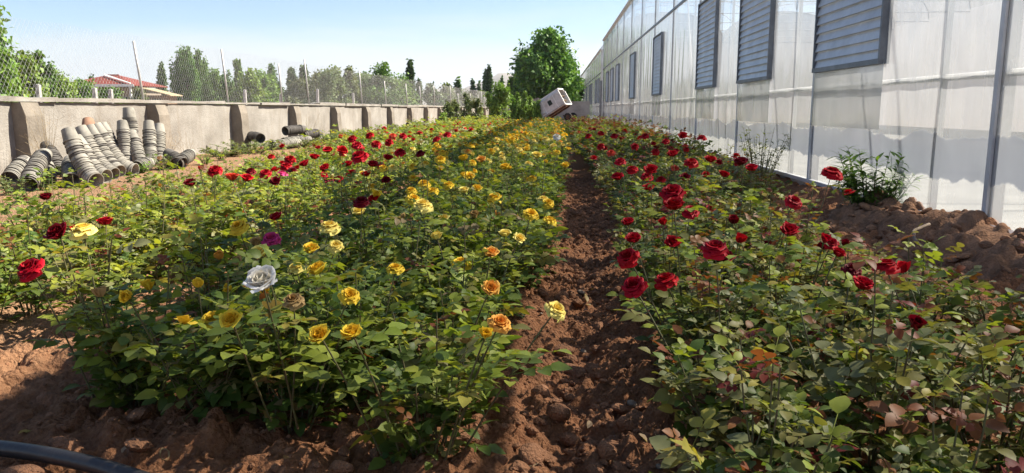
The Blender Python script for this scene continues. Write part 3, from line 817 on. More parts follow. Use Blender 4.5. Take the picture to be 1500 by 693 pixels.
for i, (x, y, bed, rowc) in enumerate(near_list):
    rr = RS(9000 + i)
    bl = bush_bloom[i]
    cols = [c for _, _, c, s_ in bl if s_ != 'bud']
    od = ordinal[bed, rowc] = ordinal.get((bed, rowc), 0) + 1
    if bl:
        main = max(set(c for _, _, c, _ in bl), key=[c for _, _, c, _ in bl].count).replace('_', ' ')
        nb = len(bl); word = {'full': 'open', 'half': 'half-open', 'bud': 'closed'}[bl[0][3]]
        what = f"rose bush with one {word} {main} bloom" if nb == 1 else f"rose bush with {NUM.get(nb, 'many')} {main} blooms"
    else: what = 'leafy rose bush without open blooms'
    lab = f"{what}, {ORD[od]}{'' if bl else ' from bare soil'} in {ROWS[bed][rowc]}"
    gz = float(ground_z(x, y, False))
    root = thing('rose_bush', lab, 'rose bush', (x, y, gz), GROUPS[bed])
    dist = math.hypot(x, y)
    hs = rr.uniform(.74, 1.18) * (1.0 if dist > 3.2 else .95)
    if dist < NEAR_D:
        canes, leaves = gen_bush(rr, (.42 if bed != 'middle' else .45) * hs, rr.randint(6, 8), .036, 1.0, rr.randint(1, 4))
        for P, R in canes[:]:
            mb = MB(); mb.tube(P, R, 5, False); link('cane', mb.mesh('cane', M_CANE, True), root)
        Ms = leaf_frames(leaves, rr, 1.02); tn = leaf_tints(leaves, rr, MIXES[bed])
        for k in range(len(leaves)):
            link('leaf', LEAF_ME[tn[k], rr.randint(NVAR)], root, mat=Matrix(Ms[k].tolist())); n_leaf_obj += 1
    else:
        fo, ca = TEMPL[bed, rr.randint(8)]
        A = Matrix.Rotation(rr.uniform(0, 6.28), 4, 'Z') @ Matrix.Diagonal((hs * rr.uniform(.95, 1.15), hs * rr.uniform(.95, 1.15), hs, 1))
        link('foliage', fo, root, kind='stuff', mat=A); link('cane_cluster', ca, root, kind='stuff', mat=A)
    for (p, real, cn, st) in bl:
        q = np.array(p) - [x, y, gz]
        S = flower_stem(q, rr)
        mb = MB(); mb.tube(S, np.linspace(.0036, .0024, 7), 5, False)
        link('flower_stem', mb.mesh('flower_stem', M_CANE, True), root)
        if dist < 7:
            for k in range(6):
                f = rr.uniform(.35, .9); j = min(int(f * 6), 5); pos = S[j] + (S[j + 1] - S[j]) * (f * 6 - j)
                la = k * 2.4; dd = np.array([[math.cos(la), math.sin(la), .3]])
                Mk = frame_mats(pos[None], dd, np.array([[0, 0, 1.0]]), np.array([rr.uniform(.85, 1.25)]))[0]
                mix = [('fresh', .5), ('mid', .4), ('gold', .1)] if bed != 'right' else [('mid', .4), ('olive', .3), ('fresh', .3)]
                link('leaf', LEAF_ME[pick(rr, mix), rr.randint(NVAR)], root, mat=Matrix(Mk.tolist())); n_leaf_obj += 1
        ax = (S[-1] - S[-3]); ax = Vector(ax / np.linalg.norm(ax)) + Vector((rr.normal(0, .15), rr.normal(0, .25) - .55, .25))
        Rm = ax.normalized().to_track_quat('Z', 'Y').to_matrix().to_4x4()
        base_d = {'full': .115, 'half': .085, 'bud': .042}[st]
        sc = float(np.clip(real / base_d * 1.12, .6, 1.35))
        me = BLOOM_ME[cn, st, rr.randint(2) if st != 'bud' else 0]
        link('bloom', me, root, mat=Matrix.Translation(Vector(q)) @ Rm @ Matrix.Rotation(rr.uniform(0, 6.28), 4, 'Z') @ Matrix.Scale(sc, 4))
print('leaf objects', n_leaf_obj)

# the rest of the beds: too far to pick apart
def far_roses():
    rr = RS(4242)
    TMP = {}
    for bed in BEDS:
        for k in range(4):
            canes, leaves = gen_bush(rr, .45, 6, .06)
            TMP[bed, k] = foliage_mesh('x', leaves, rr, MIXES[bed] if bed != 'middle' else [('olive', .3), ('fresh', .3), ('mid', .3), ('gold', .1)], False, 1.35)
    VV, FF, CC, n = [], [], [], 0
    blv = {}
    for cn in BC:
        v, q, c = bloom(3, 1.0, 9, .045, BC[cn][0], BC[cn][1], 3, 3); blv[cn] = (v, q, c)
    BV, BQ, BCc, bn = [], [], [], 0
    def put_bloom(p, cn, sc):
        nonlocal bn
        v, q, c = blv[cn]; R = rotm(rr.uniform(-.5, .1), rr.uniform(-.4, .4), rr.uniform(0, 6.28)) * sc
        BV.append(v @ R.T + p); BQ.append(q + bn); bn += len(v); BCc.append(c * rr.uniform(.8, 1.2))
    for (x, y, bed, _c) in far_list:
        v, f, c = TMP[bed, rr.randint(4)]
        a = rr.uniform(0, 6.28); s_ = rr.uniform(.85, 1.15) * (1.0 if y < 14 else 1.25)
        R = rotm(0, 0, a) * np.array([s_, s_, s_ * (1 if y < 14 else .85)])
        z0 = float(ground_z(x, y, False))
        VV.append(v @ R.T + [x, y, z0]); FF.append(f + n); n += len(v); CC.append(c * rr.uniform(.85, 1.15))
        nb = rr.poisson({'left': .85, 'middle': 3.4, 'right': .75}[bed] * (1 if y > 13 else .6))
        if bed == 'right' and y > 26: nb += rr.poisson(1.2)
        if bed == 'left' and y > 20: nb += rr.poisson(.8)
        for k in range(nb):
            p = np.array([x + rr.normal(0, .15), y + rr.normal(0, .15), z0 + rr.uniform(.44, .62) * (1 if y < 20 else 1.05)])
            cn = pick(rr, [('red', .75), ('dark_red', .15), ('coral', .1)] if bed != 'middle' else [('yellow', .55), ('pale_yellow', .35), ('orange', .1)])
            put_bloom(p, cn, rr.uniform(.9, 1.25))
    for (p, real, cn, st) in far_fixed: put_bloom(np.array(p), cn, np.clip(real / .1, .7, 1.3))
    o = thing('rose_rows', 'far rows of rose bushes merging into a mass of red and yellow', 'rose rows', (0, 12, 0)); o['kind'] = 'stuff'
    sh = np.array([0, 12, 0])
    link('foliage', mesh_np('foliage', np.concatenate(VV) - sh, [np.concatenate(FF)], [M_LEAF], np.concatenate(CC)), o, kind='stuff')
    link('blooms', mesh_np('blooms', np.concatenate(BV) - sh, [np.concatenate(BQ)], [M_PETAL], np.concatenate(BCc)), o, kind='stuff')
    print('far tris', n, bn)
far_roses()

# ------------------------------------------------------------------ greenhouse along the right
GX0, BAY, GY0 = 3.22, 4.08, 5.9
Z_RAIL, Z_MID, Z_EAVE = 0.20, 3.82, 5.72
def sheet(y0, y1, z0, z1, x, seed, amp=0.018, ny=22, nz=18):
    """upright film sheet with slack wrinkles"""
    Y, Z = np.meshgrid(np.linspace(y0, y1, ny), np.linspace(z0, z1, nz), indexing='ij')
    edge = np.sin((Y - y0) / (y1 - y0) * math.pi) * np.sin((Z - z0) / (z1 - z0) * math.pi)
    X = x + amp * 2.2 * fbm(Y * 1.3 + seed, Z * .7, seed, 3) * np.clip(edge * 3, 0, 1) + amp * .5 * np.sin(Y * 9 + seed + Z) * np.clip(edge * 2, 0, 1)
    i = np.arange(ny * nz).reshape(ny, nz)
    q = np.stack([i[:-1, :-1], i[:-1, 1:], i[1:, 1:], i[1:, :-1]], -1).reshape(-1, 4)
    return np.stack([X, Y, Z], -1).reshape(-1, 3), q
def shutter(parent, o3, y0, y1, z0, z1, x, nslat, fine=True):
    """louvre fan shutter: frame with tilted slats"""
    mb = MB(); w = .032
    mb.box((x - .06, y0, z0), (x + .04, y0 + w, z1)); mb.box((x - .06, y1 - w, z0), (x + .04, y1, z1))
    mb.box((x - .065, y0 + .002, z0 - .02), (x + .04, y1 - .002, z0 + w)); mb.box((x - .058, y0 + w, z1 - w), (x + .04, y1 - w, z1 - .002))
    mb.v = [v - o3 for v in mb.v]
    fr = mb.obj('shutter', M_DARKFR, parent)
    pitch = (z1 - z0 - 2 * w) / nslat
    prof = [(-.046, -.012), (-.040, -.022), (-.030, -.012), (0.0, pitch * 1.06), (-.008, pitch * 1.06)]
    me = MB().prism([(a, b) for a, b in prof], 1, 0, y1 - y0 - 2 * w).mesh('slat', M_SLAT)
    if fine:
        for k in range(nslat):
            s_ = link('slat', me, fr); s_.location = (x - o3[0], y0 + w - o3[1], z0 + w + k * pitch - o3[2]); s_.rotation_euler = (0, (hash2(np.array([k]), np.array([int(y0 * 10)]), 3)[0] - .5) * .10, 0)
        mb2 = MB()
    else:
        mb2 = MB()
        for k in range(nslat): mb2.prism([(a + x, b + z0 + w + k * pitch) for a, b in prof], 1, y0 + w, y1 - w)
        mb2.v = [v - o3 for v in mb2.v]
        mb2.obj('slat_bank', M_SLAT, fr, kind='stuff')
    return fr
def greenhouse(name, label, ks, yfun, x0, eave, wins, gable_near, fine_until, spans=2):
    y_a, y_b = yfun(ks[0]), yfun(ks[-1])
    o3 = np.array([x0, y_a, 0.0])
    g = thing(name, label, 'greenhouse', tuple(o3))
    def P(mb, nm, mat, smooth=False, par=None, **kw):
        mb.v = [v - o3 for v in mb.v]; return mb.obj(nm, mat, par or g, smooth, **kw)
    for j, k in enumerate(ks):
        y = yfun(k)
        P(MB().box((x0 + .012, y - .035, -.1), (x0 + .10, y + .035, eave)), 'post', M_STEEL)
        # clip strip that holds the film on the post
        P(MB().box((x0 - .022, y - .028, Z_RAIL), (x0 - .004, y + .028, eave - .05)), 'clip_strip', M_STEEL)
        if j + 1 < len(ks):
            y2 = yfun(k + 1)
            for zz0, zz1, nm in ((Z_RAIL, Z_MID, 'lower_film'), (Z_MID, eave - .05, 'upper_film')):
                v, q = sheet(y, y2, zz0, zz1, x0, k * 3 + 1)
                P(MB().add(v, q), nm, M_FILM, True)
            # rails behind the film
            P(MB().tube([(x0 + .05, y, 1.36), (x0 + .05, y2, 1.36)], .028, 8), 'inner_rail', M_STEEL)
            if k % 4 == 3:
                P(MB().tube([(x0 + .06, y + .2, .3), (x0 + .06, y2 - 1.9, Z_MID)], .018, 6), 'brace', M_STEEL)
            P(MB().box((x0 + .03, y + .9, Z_RAIL), (x0 + .07, y + .94, Z_MID)), 'stud', M_STEEL)
    P(MB().box((x0 - .035, y_a, Z_RAIL - .02), (x0 + .012, y_b, Z_RAIL + .025)), 'foot_rail', M_STEEL)
    P(MB().box((x0 - .030, y_a, Z_MID - .03), (x0 + .010, y_b, Z_MID + .03)), 'middle_rail', M_DARKFR)
    P(MB().prism([(x0 - .06, eave), (x0 - .10, eave + .10), (x0 - .07, eave + .10), (x0 - .02, eave + .02), (x0 + .28, eave + .02), (x0 + .33, eave + .1), (x0 + .36, eave + .1), (x0 + .32, eave)], 1, y_a, y_b), 'gutter', M_STEEL)
    # foot skirt
    v, q = sheet(y_a, y_b, -.08, Z_RAIL + .01, x0 + .02, 5, .03, 120, 4)
    P(MB().add(v, q), 'foot_skirt', M_SKIRT, True)
    for (k, dy, w, z0, z1) in wins:
        y1 = yfun(k) - dy; y0 = y1 - w
        near = y1 < fine_until
        shutter(g, o3, y0, y1, z0, z1, x0 - .012, 17 if near else 14, near)
        if near:
            v, q = sheet(y0 - .02, y1 + .03, .90, z0 + .02, x0 - .03, int(y0) + 3, .015, 10, 8)
            P(MB().add(v, q), 'film_patch', M_PATCH, True)
    # arched roof spans, hoops and valley posts
    W = 8.0
    for s_ in range(spans):
        xa = x0 + .15 + s_ * W
        a = np.linspace(0, math.pi, 17)
        ax = xa + W / 2 - W / 2 * np.cos(a); az = eave + .05 + 1.9 * np.sin(a) ** .9
        ny = 2
        V = np.array([[x, y, z] for y in (y_a, y_b) for x, z in zip(ax, az)]); n = len(ax)
        P(MB().add(V, [[i, i + 1, n + i + 1, n + i] for i in range(n - 1)]), 'roof_film', M_ROOF, True)
        for k in ks:
            P(MB().tube(np.stack([ax, np.full(n, yfun(k)), az - .04], 1), .03, 6), 'hoop', M_STEEL)
            P(MB().tube([(xa, yfun(k), eave - .1), (xa + W, yfun(k), eave - .1)], .025, 6), 'tie_bar', M_STEEL)
        for yy, nm in ((y_a, 'gable_film'), (y_b, 'gable_film')):
            V = np.array([[x, yy, z] for x, z in zip(ax, az)] + [[xa, yy, 0], [xa + W, yy, 0]])
            t = [[n, i, i + 1] for i in range(n - 1)] + [[n, n - 1, n + 1]]
            P(MB().add(V, [], t), nm, M_BACKF)
    xe = x0 + .15 + spans * W
    P(MB().box((x0 + .12, y_a + .05, .02), (xe - .05, y_b - .05, .16)), 'bounce_sheet', M_BOUNCE)  # added floor sheet, keeps pink soil bounce off the film
    P(MB().add([(xe, y_a, 0), (xe, y_b, 0), (xe, y_b, eave + 2.0), (xe, y_a, eave + 2.0)], [[0, 1, 2, 3]]), 'back_film', M_BACKF)
    return g, o3
yf1 = lambda k: GY0 + BAY * k
W1 = [(1, .08, 2.0, 1.56, 3.42), (2, .10, 2.0, 1.56, 3.42), (3, .10, 2.0, 1.56, 3.42), (5, .10, 2.0, 1.56, 3.42), (7, .10, 2.0, 1.56, 3.42), (9, .1, 2.0, 1.56, 3.42), (10, .1, 2.0, 1.56, 3.42), (11, .1, 2.0, 1.56, 3.42)]
gh, gh_o = greenhouse('film_greenhouse', 'long milky film greenhouse with louvre shutters beside the red rose bed', list(range(-3, 13)), yf1, GX0, Z_EAVE, W1, True, 40)
yf2 = lambda k: 59.5 + 4.08 * k
W2 = [(1, .1, 2.0, 1.6, 3.5), (2, .1, 2.0, 1.6, 3.5), (4, .1, 2.0, 1.6, 3.5), (5, .1, 2.0, 1.6, 3.5), (7, .1, 2, 1.6, 3.5), (9, .1, 2, 1.6, 3.5)]
greenhouse('film_greenhouse', 'farther film greenhouse standing in line beyond the end of the long one', list(range(0, 13)), yf2, GX0 + .12, 5.5, W2, True, 0)
# dark doorway post and rain pipe between the two houses
dr = thing('service_door', 'tall dark door frame in the gap between the two greenhouses', 'door', (GX0 - .05, 56.2, 0))
MB().box((-.03, -.06, 0), (.08, .06, 3.0)).obj('jamb', M_DARKFR, dr)
MB().box((-.03, 1.0, 0), (.08, 1.12, 3.0)).obj('jamb', M_DARKFR, dr)
MB().box((-.028, -.06, 3.0), (.08, 1.12, 3.12)).obj('lintel', M_DARKFR, dr)
MB().box((0, .06, 0), (.04, 1.0, 3.0)).obj('door_leaf', M_WHITE, dr)
# loose film hanging at the foot of the nearest post
v, q = sheet(GY0 - .5, GY0 + .35, -.02, .24, 0, 9, .04, 16, 8)
v[:, 0] += GX0 - .05 - (0.24 - v[:, 2]) * .9 * (.5 + .5 * np.sin((v[:, 1] - GY0) * 5))
v[:, 2] += .03
v2 = v - [GX0, GY0, 0]
lf = link('loose_film', mesh_np('loose_film', v2, [q], [M_LOOSE]), None, 'loose bluish film flap hanging at the foot of a greenhouse post', 'plastic film', loc=(GX0, GY0, 0))

# ------------------------------------------------------------------ boundary wall, buttresses
WA = np.array([-9.026, 16.699]); WD = np.array([0.1944, 4.0]); WDn = WD / np.linalg.norm(WD); WN = np.array([WDn[1], -WDn[0]])   # WN points to the beds
W_YAW = math.atan2(WD[1], WD[0]) - math.pi / 2
wall_o = np.array([*(WA + WD * -4), 0.0])
def wl_pt(k, out=0.0, z=0.0):                       # along the wall in buttress steps
    p = WA + WD * k + WN * out
    return np.array([p[0], p[1], z])
wall = thing('boundary_wall', 'weathered rendered boundary wall with sloping buttresses and ragged mud capping', 'wall', tuple(wall_o))
def wall_slab(k0, k1, name, mat, seed, z0, z1, o0, o1, nz=8, step=.12, amp=.02, top_amp=.0, close=True):
    Ltot = np.linalg.norm(WD) * (k1 - k0); nk = max(2, int(Ltot / step))
    ks = np.linspace(k0, k1, nk); V = []
    prof = [(o1, z0 + (z1 - z0) * t) for t in np.linspace(0, 1, nz)] + [(o0, z1), (o0, z0)]
    s_ = ks * 4
    for (o, z) in prof:
        zz = z + (top_amp * fbm(s_ * 1.8, s_ * 0 + z * 3, seed + 3, 4) if z > z1 - 1e-6 else 0)
        oo = o + amp * fbm(s_ * 2.2, s_ * 0 + z * 3.3 + o * 7, seed, 4)
        p = WA[None] + WD[None] * ks[:, None] + WN[None] * oo[:, None]
        V.append(np.stack([p[:, 0], p[:, 1], np.broadcast_to(zz, ks.shape)], -1))
    V = np.array(V); m = len(prof)
    i = np.arange(m * nk).reshape(m, nk)
    q = [np.stack([i[a, :-1], i[a, 1:], i[(a + 1) % m, 1:], i[(a + 1) % m, :-1]], -1) for a in range(m)]
    e = [[i[a, 0], i[a + 1, 0], i[m - 1 - a - 1, 0], i[m - 1 - a, 0]] for a in range(m // 2 - 1)] + [[i[m - 1 - a, nk - 1], i[m - 2 - a, nk - 1], i[a + 1, nk - 1], i[a, nk - 1]] for a in range(m // 2 - 1)]
    return link(name, mesh_np(name, V.reshape(-1, 3) - wall_o, [np.concatenate(q + [np.array(e)])], [mat], smooth=False), wall)
wall_slab(-3.2, 14.6, 'wall_body', M_WALL, 5, -.2, 1.22, -.25, 0.0)
kk = -3.2
rr = RS(8)
while kk < 14.5:                                    # mud capping laid in lengths
    k2 = min(14.6, kk + rr.uniform(.5, 1.1))
    wall_slab(kk, k2 - .004, 'capping', M_WALL, int(kk * 10) + 99, 1.223 + rr.uniform(0, .015), 1.30 + rr.uniform(-.02, .03), -.32, .05 + rr.uniform(-.02, .05), 3, .07, .05, .06)
    kk = k2
for k in range(-3, 15):
    top = 1.2 + rr.uniform(-.03, .02); dpt, dpb = .24 + rr.uniform(-.03, .03), .30 + rr.uniform(-.04, .05); wd = .42
    V = []; n = 7
    for t in np.linspace(0, 1, n):
        d = dpb + (dpt - dpb) * t ** 1.2; z = -.15 + (top + .15) * t
        if t > .9: d -= .05
        for (s_, o) in ((0, -.02), (0, d), (wd, d), (wd, -.02)):
            p = wl_pt(k, o + rr.uniform(-.012, .012), z) + np.array([*(WDn * s_), 0]); V.append(p)
    q = [[a * 4 + b, a * 4 + (b + 1) % 4, a * 4 + 4 + (b + 1) % 4, a * 4 + 4 + b] for a in range(n - 1) for b in range(4)] + [[(n - 1) * 4 + b for b in range(4)]]
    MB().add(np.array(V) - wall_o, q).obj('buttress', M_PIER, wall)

# ------------------------------------------------------------------ chain-link fence on the wall
fence_o = wl_pt(-3, -.1, 1.28)
fence = thing('chain_link_fence', 'galvanised chain-link fence on leaning posts along the top of the wall', 'fence', tuple(fence_o))
FPX = [(211, 60), (335, 72), (414, 93), (453, 87), (531, 103), (566, 118), (597, 122), (617, 126), (637, 125), (661, 125), (672, 136), (706, 133)]
posts = []
def k_of_px(u):
    best = min(np.linspace(-3, 14.5, 3500), key=lambda k: abs(((lambda v: 750 + F_PX * (v @ RT) / (v @ FW))(wl_pt(k, -.1, 1.3) - [0, 0, CAM_H])) - u))
    return float(best)
for u, vt in FPX:
    k = k_of_px(u); b = wl_pt(k, -.1, 1.2); d = (b - [0, 0, CAM_H]) @ FW
    v0 = 346.5 - F_PX * ((b - [0, 0, CAM_H]) @ UP) / d
    posts.append((k, (v0 - vt) / F_PX * d + 0.0))
posts = [(-3, 1.5), (-2, 1.45), (-1.05, 1.45)] + posts + [(11.5, 1.2), (12.5, 1.2), (13.5, 1.2)]
for k, h in posts:
    b = wl_pt(k, -.1, 1.15); lean = np.array([*(WDn * -.10), 0]) + np.array([*(-WN * rr.uniform(.0, .05)), 0])
    MB().tube([b - fence_o, b + lean * h * .5 + [0, 0, h * .5] - fence_o, b + lean * h + [0, 0, h] - fence_o], .026, 8).obj('post', M_POST, fence, True)
def chain_link():
    k0, k1 = -3.0, 14.0; Lm = np.linalg.norm(WD) * (k1 - k0); H = 1.42; cell = .10
    rr = RS(61)
    T_V = np.array([[math.cos(a), math.sin(a), z] for z in (0, 1) for a in (0, 2.094, 4.189)]); T_F = np.array([[0, 1, 4, 3], [1, 2, 5, 4], [2, 0, 3, 5]])
    n = int(Lm / cell); MM = []
    prof = lambda s_: 1.27 + 0 * s_
    for d in (-1, 1):
        for i in range(-int(H / cell), n + int(H / cell)):
            s0 = i * cell; seg = 5
            for j in range(seg):
                za, zb = H * j / seg, H * (j + 1) / seg
                sa, sb = s0 + d * za * .8, s0 + d * zb * .8
                if min(sa, sb) < 0 or max(sa, sb) > Lm: continue
                def pt(s_, z):
                    sag = .03 * math.sin(s_ * .9) + .05 * math.sin(s_ * .37 + z)
                    fall = -.02 * math.sin(s_ * 1.57) ** 2
                    out = -.12 - (sag + .1) * z / H * .8
                    return np.array([*(WA + WD * k0 + WDn * (s_ - .1 * z) + WN * out), 1.27 + z * (1 + fall)])
                A, B = pt(sa, za), pt(sb, zb); ax = B - A; L = np.linalg.norm(ax); ax /= L
                x = np.cross(ax, [0, 0, 1.0]); x /= np.linalg.norm(x); y = np.cross(ax, x); rad = .0019
                M = np.eye(4); M[:3, 0] = x * rad; M[:3, 1] = y * rad; M[:3, 2] = ax * L; M[:3, 3] = A; MM.append(M)
    V, Fc = stamp(T_V, [T_F], np.array(MM))
    link('wire_mesh', mesh_np('wire_mesh', V - fence_o, Fc, [M_WIRE]), fence, kind='stuff')
chain_link()

# ------------------------------------------------------------------ nested pot stacks at the wall foot
def pot_mesh(mat, R=.115):
    k = 18; h = .20
    prof = [(R * .80, 0), (R * .97, h * .9), (R * 1.06, h * .9), (R * 1.07, h), (R * .98, h), (R * .94, h * .88), (R * .76, .006)]
    V = [(r_ * math.cos(6.2832 * j / k), r_ * math.sin(6.2832 * j / k), z) for (r_, z) in prof for j in range(k)]
    q = [[a * k + j, a * k + (j + 1) % k, (a + 1) * k + (j + 1) % k, (a + 1) * k + j] for a in range(len(prof) - 1) for j in range(k)]
    V += [(0, 0, 0), (0, 0, .006)]; n = len(prof) * k
    t = [[n, (j + 1) % k, j] for j in range(k)] + [[n + 1, (len(prof) - 1) * k + j, (len(prof) - 1) * k + (j + 1) % k] for j in range(k)]
    return MB().add(V, q, t).mesh('pot', mat, True)
POT = {'grey': pot_mesh(M_POT), 'dark': pot_mesh(M_POTD), 'red': pot_mesh(M_POTR)}
for m_ in POT.values():
    m_.set_sharp_from_angle(angle=math.radians(35))
def pot_stack(A, B, bend, kind, label, step=.036, s_=1.0):
    """A = open mouth end, B = closed end; bend bows the column"""
    A, B = np.array(A, float), np.array(B, float)
    L = np.linalg.norm(B - A); n = max(2, int(L / (step * s_)))
    C = (A + B) / 2 + np.array(bend)
    root = thing('pot_stack', label, 'pot stack', tuple(A), 'stacks of nested plant pots along the boundary wall')
    rr = RS(int(abs(A[0] * 100 + A[1] * 37)) + n)
    for i in range(n):
        t = (i + .3) / n
        p = (1 - t) ** 2 * A + 2 * t * (1 - t) * C + t * t * B
        d = Vector(-(2 * (1 - t) * (C - A) + 2 * t * (B - C))).normalized()
        d = (d + Vector(rr.normal(0, .035, 3))).normalized()
        q = d.to_track_quat('Z', 'Y')
        M = Matrix.Translation(Vector(p - A + rr.normal(0, .004, 3))) @ q.to_matrix().to_4x4() @ Matrix.Translation((0, 0, -.19 * s_)) @ Matrix.Scale(s_, 4)
        link('pot', POT[kind if not (kind == 'grey' and rr.rand() < .16) else 'dark'], root, mat=M)
def cpx(cx, cy): return cx / 5.333, 160 + cy / 5.333
PS = [((75, 545), (165, 432), .14, 'grey', 0, 'short grey pot stack lying with its mouth open, farthest from the buttress'),
      ((220, 590), (335, 372), .3, 'grey', .05, 'grey pot stack leaning down towards the bed with its dark mouth showing'),
      ((460, 480), (385, 325), .3, 'dark', .05, 'dark brown pot stack with its mouth facing the bed'),
      ((560, 560), (552, 430), .3, 'grey', .03, 'short grey pot stack between the dark stack and the curved ones'),
      ((365, 560), (365, 470), .25, 'grey', .0, 'low grey pot stack half hidden under the dark stack'),
      ((750, 560), (555, 235), .45, 'grey', -.22, 'long curved grey pot stack, lowest of the leaning row'),
      ((830, 530), (630, 285), .45, 'grey', -.2, 'thin curved pale pot stack between two longer ones'),
      ((890, 510), (655, 205), .5, 'grey', -.24, 'long curved pot stack in the middle of the leaning row'),
      ((935, 490), (735, 200), .5, 'grey', -.2, 'curved pot stack behind the middle of the leaning row'),
      ((1050, 480), (780, 185), .55, 'grey', -.26, 'longest bowed pot stack reaching towards the buttress'),
      ((940, 430), (825, 175), .3, 'grey', -.05, 'straighter pot stack leaning on the wall behind the bowed one'),
      ((695, 470), (690, 140), .25, 'red', 0, 'reddish brown pot stack standing behind the curved grey ones'),
      ((990, 430), (962, 160), .15, 'grey', 0, 'upright wide pot stack beside the tallest one'),
      ((1060, 420), (1010, 55), .1, 'grey', .02, 'tallest pot stack standing against the wall'),
      ((1100, 430), (1045, 235), .25, 'grey', -.03, 'shorter upright pot stack in front of the tallest one'),
      ((1175, 420), (1165, 160), .12, 'grey', 0, 'upright pot stack next to the buttress'),
      ((1245, 400), (1242, 180), .1, 'grey', 0, 'upright pot stack touching the buttress'),
      ((1065, 458), (1150, 425), .12, 'grey', 0, 'short pot stack lying at the foot of the upright stacks'),
      ((1425, 428), (1345, 370), .25, 'dark', 0, 'dark mouthed pot stack lying just past the buttress'),
      ((1375, 430), (1480, 360), .3, 'grey', 0, 'pale grey pot stack lying flat just past the buttress')]
for a, b, lean, kd, sag, lab in PS:
    A = on_ground(*cpx(*a), .09); B = on_x(*cpx(*b), A[0] - lean)
    mk = np.dot(B[:2] - WA, WN)
    if mk < .14: B[:2] += WN * (.14 - mk)
    B[2] = max(B[2], .12)
    pot_stack(A, B, (0, 0, sag), kd, lab)
# heaps of fallen stacks farther along
def heap(k, items, where):
    for j, (s0, o, dz, az, L, kd, ss) in enumerate(items):
        A = wl_pt(k + s0, o, .10 + dz); B = A + np.array([math.cos(az) * L, math.sin(az) * L, .04])
        sg = np.dot(B[:2] - WA, WN)
        if sg < .15: B[:2] += WN * (.15 - sg)
        pot_stack(A, B, (0, 0, .02), kd, where[j], s_=ss)
heap(.97, [(.0, .85, .22, 2.3, .7, 'dark', 1.12), (.12, .95, .0, 1.2, 1.0, 'grey', 1.15), (.42, .8, .04, 1.2, 1.0, 'grey', 1.15), (.52, .7, .36, 1.2, .7, 'dark', 1.12), (.66, .8, .05, 1.9, .6, 'dark', 1.12), (.8, .8, .2, 1.2, .7, 'dark', 1.1)],
     ['dark pot stack leaning on the second buttress', 'grey pot stack lying behind weeds by the second buttress', 'ribbed grey pot stack lying open-mouthed before the third buttress', 'dark pot stack on top of the heap before the third buttress', 'dark pot stack under the heap before the third buttress', 'dark pot stack at the end of the heap touching the third buttress'])
heap(4.3, [(.0, .6, 0, 1.2, .7, 'dark', 1.3), (.25, .6, .1, 1.6, .8, 'grey', 1.4), (.75, .6, .0, 1.4, .8, 'dark', 1.12), (1.0, .7, .2, 1.0, .6, 'dark', 1.3), (1.4, .6, 0, 1.7, .7, 'dark', 1.12), (1.7, .6, .1, 1.1, .7, 'grey', 1.3)],
     [f'{a} pot stack in the far heap {b}' for a, b in (('dark', 'nearest the fifth buttress'), ('grey', 'propped up beside the fifth buttress'), ('dark', 'lying midway to the sixth buttress'), ('dark', 'on top just short of the sixth buttress'), ('dark', 'lying past the sixth buttress'), ('grey', 'propped past the sixth buttress'))])

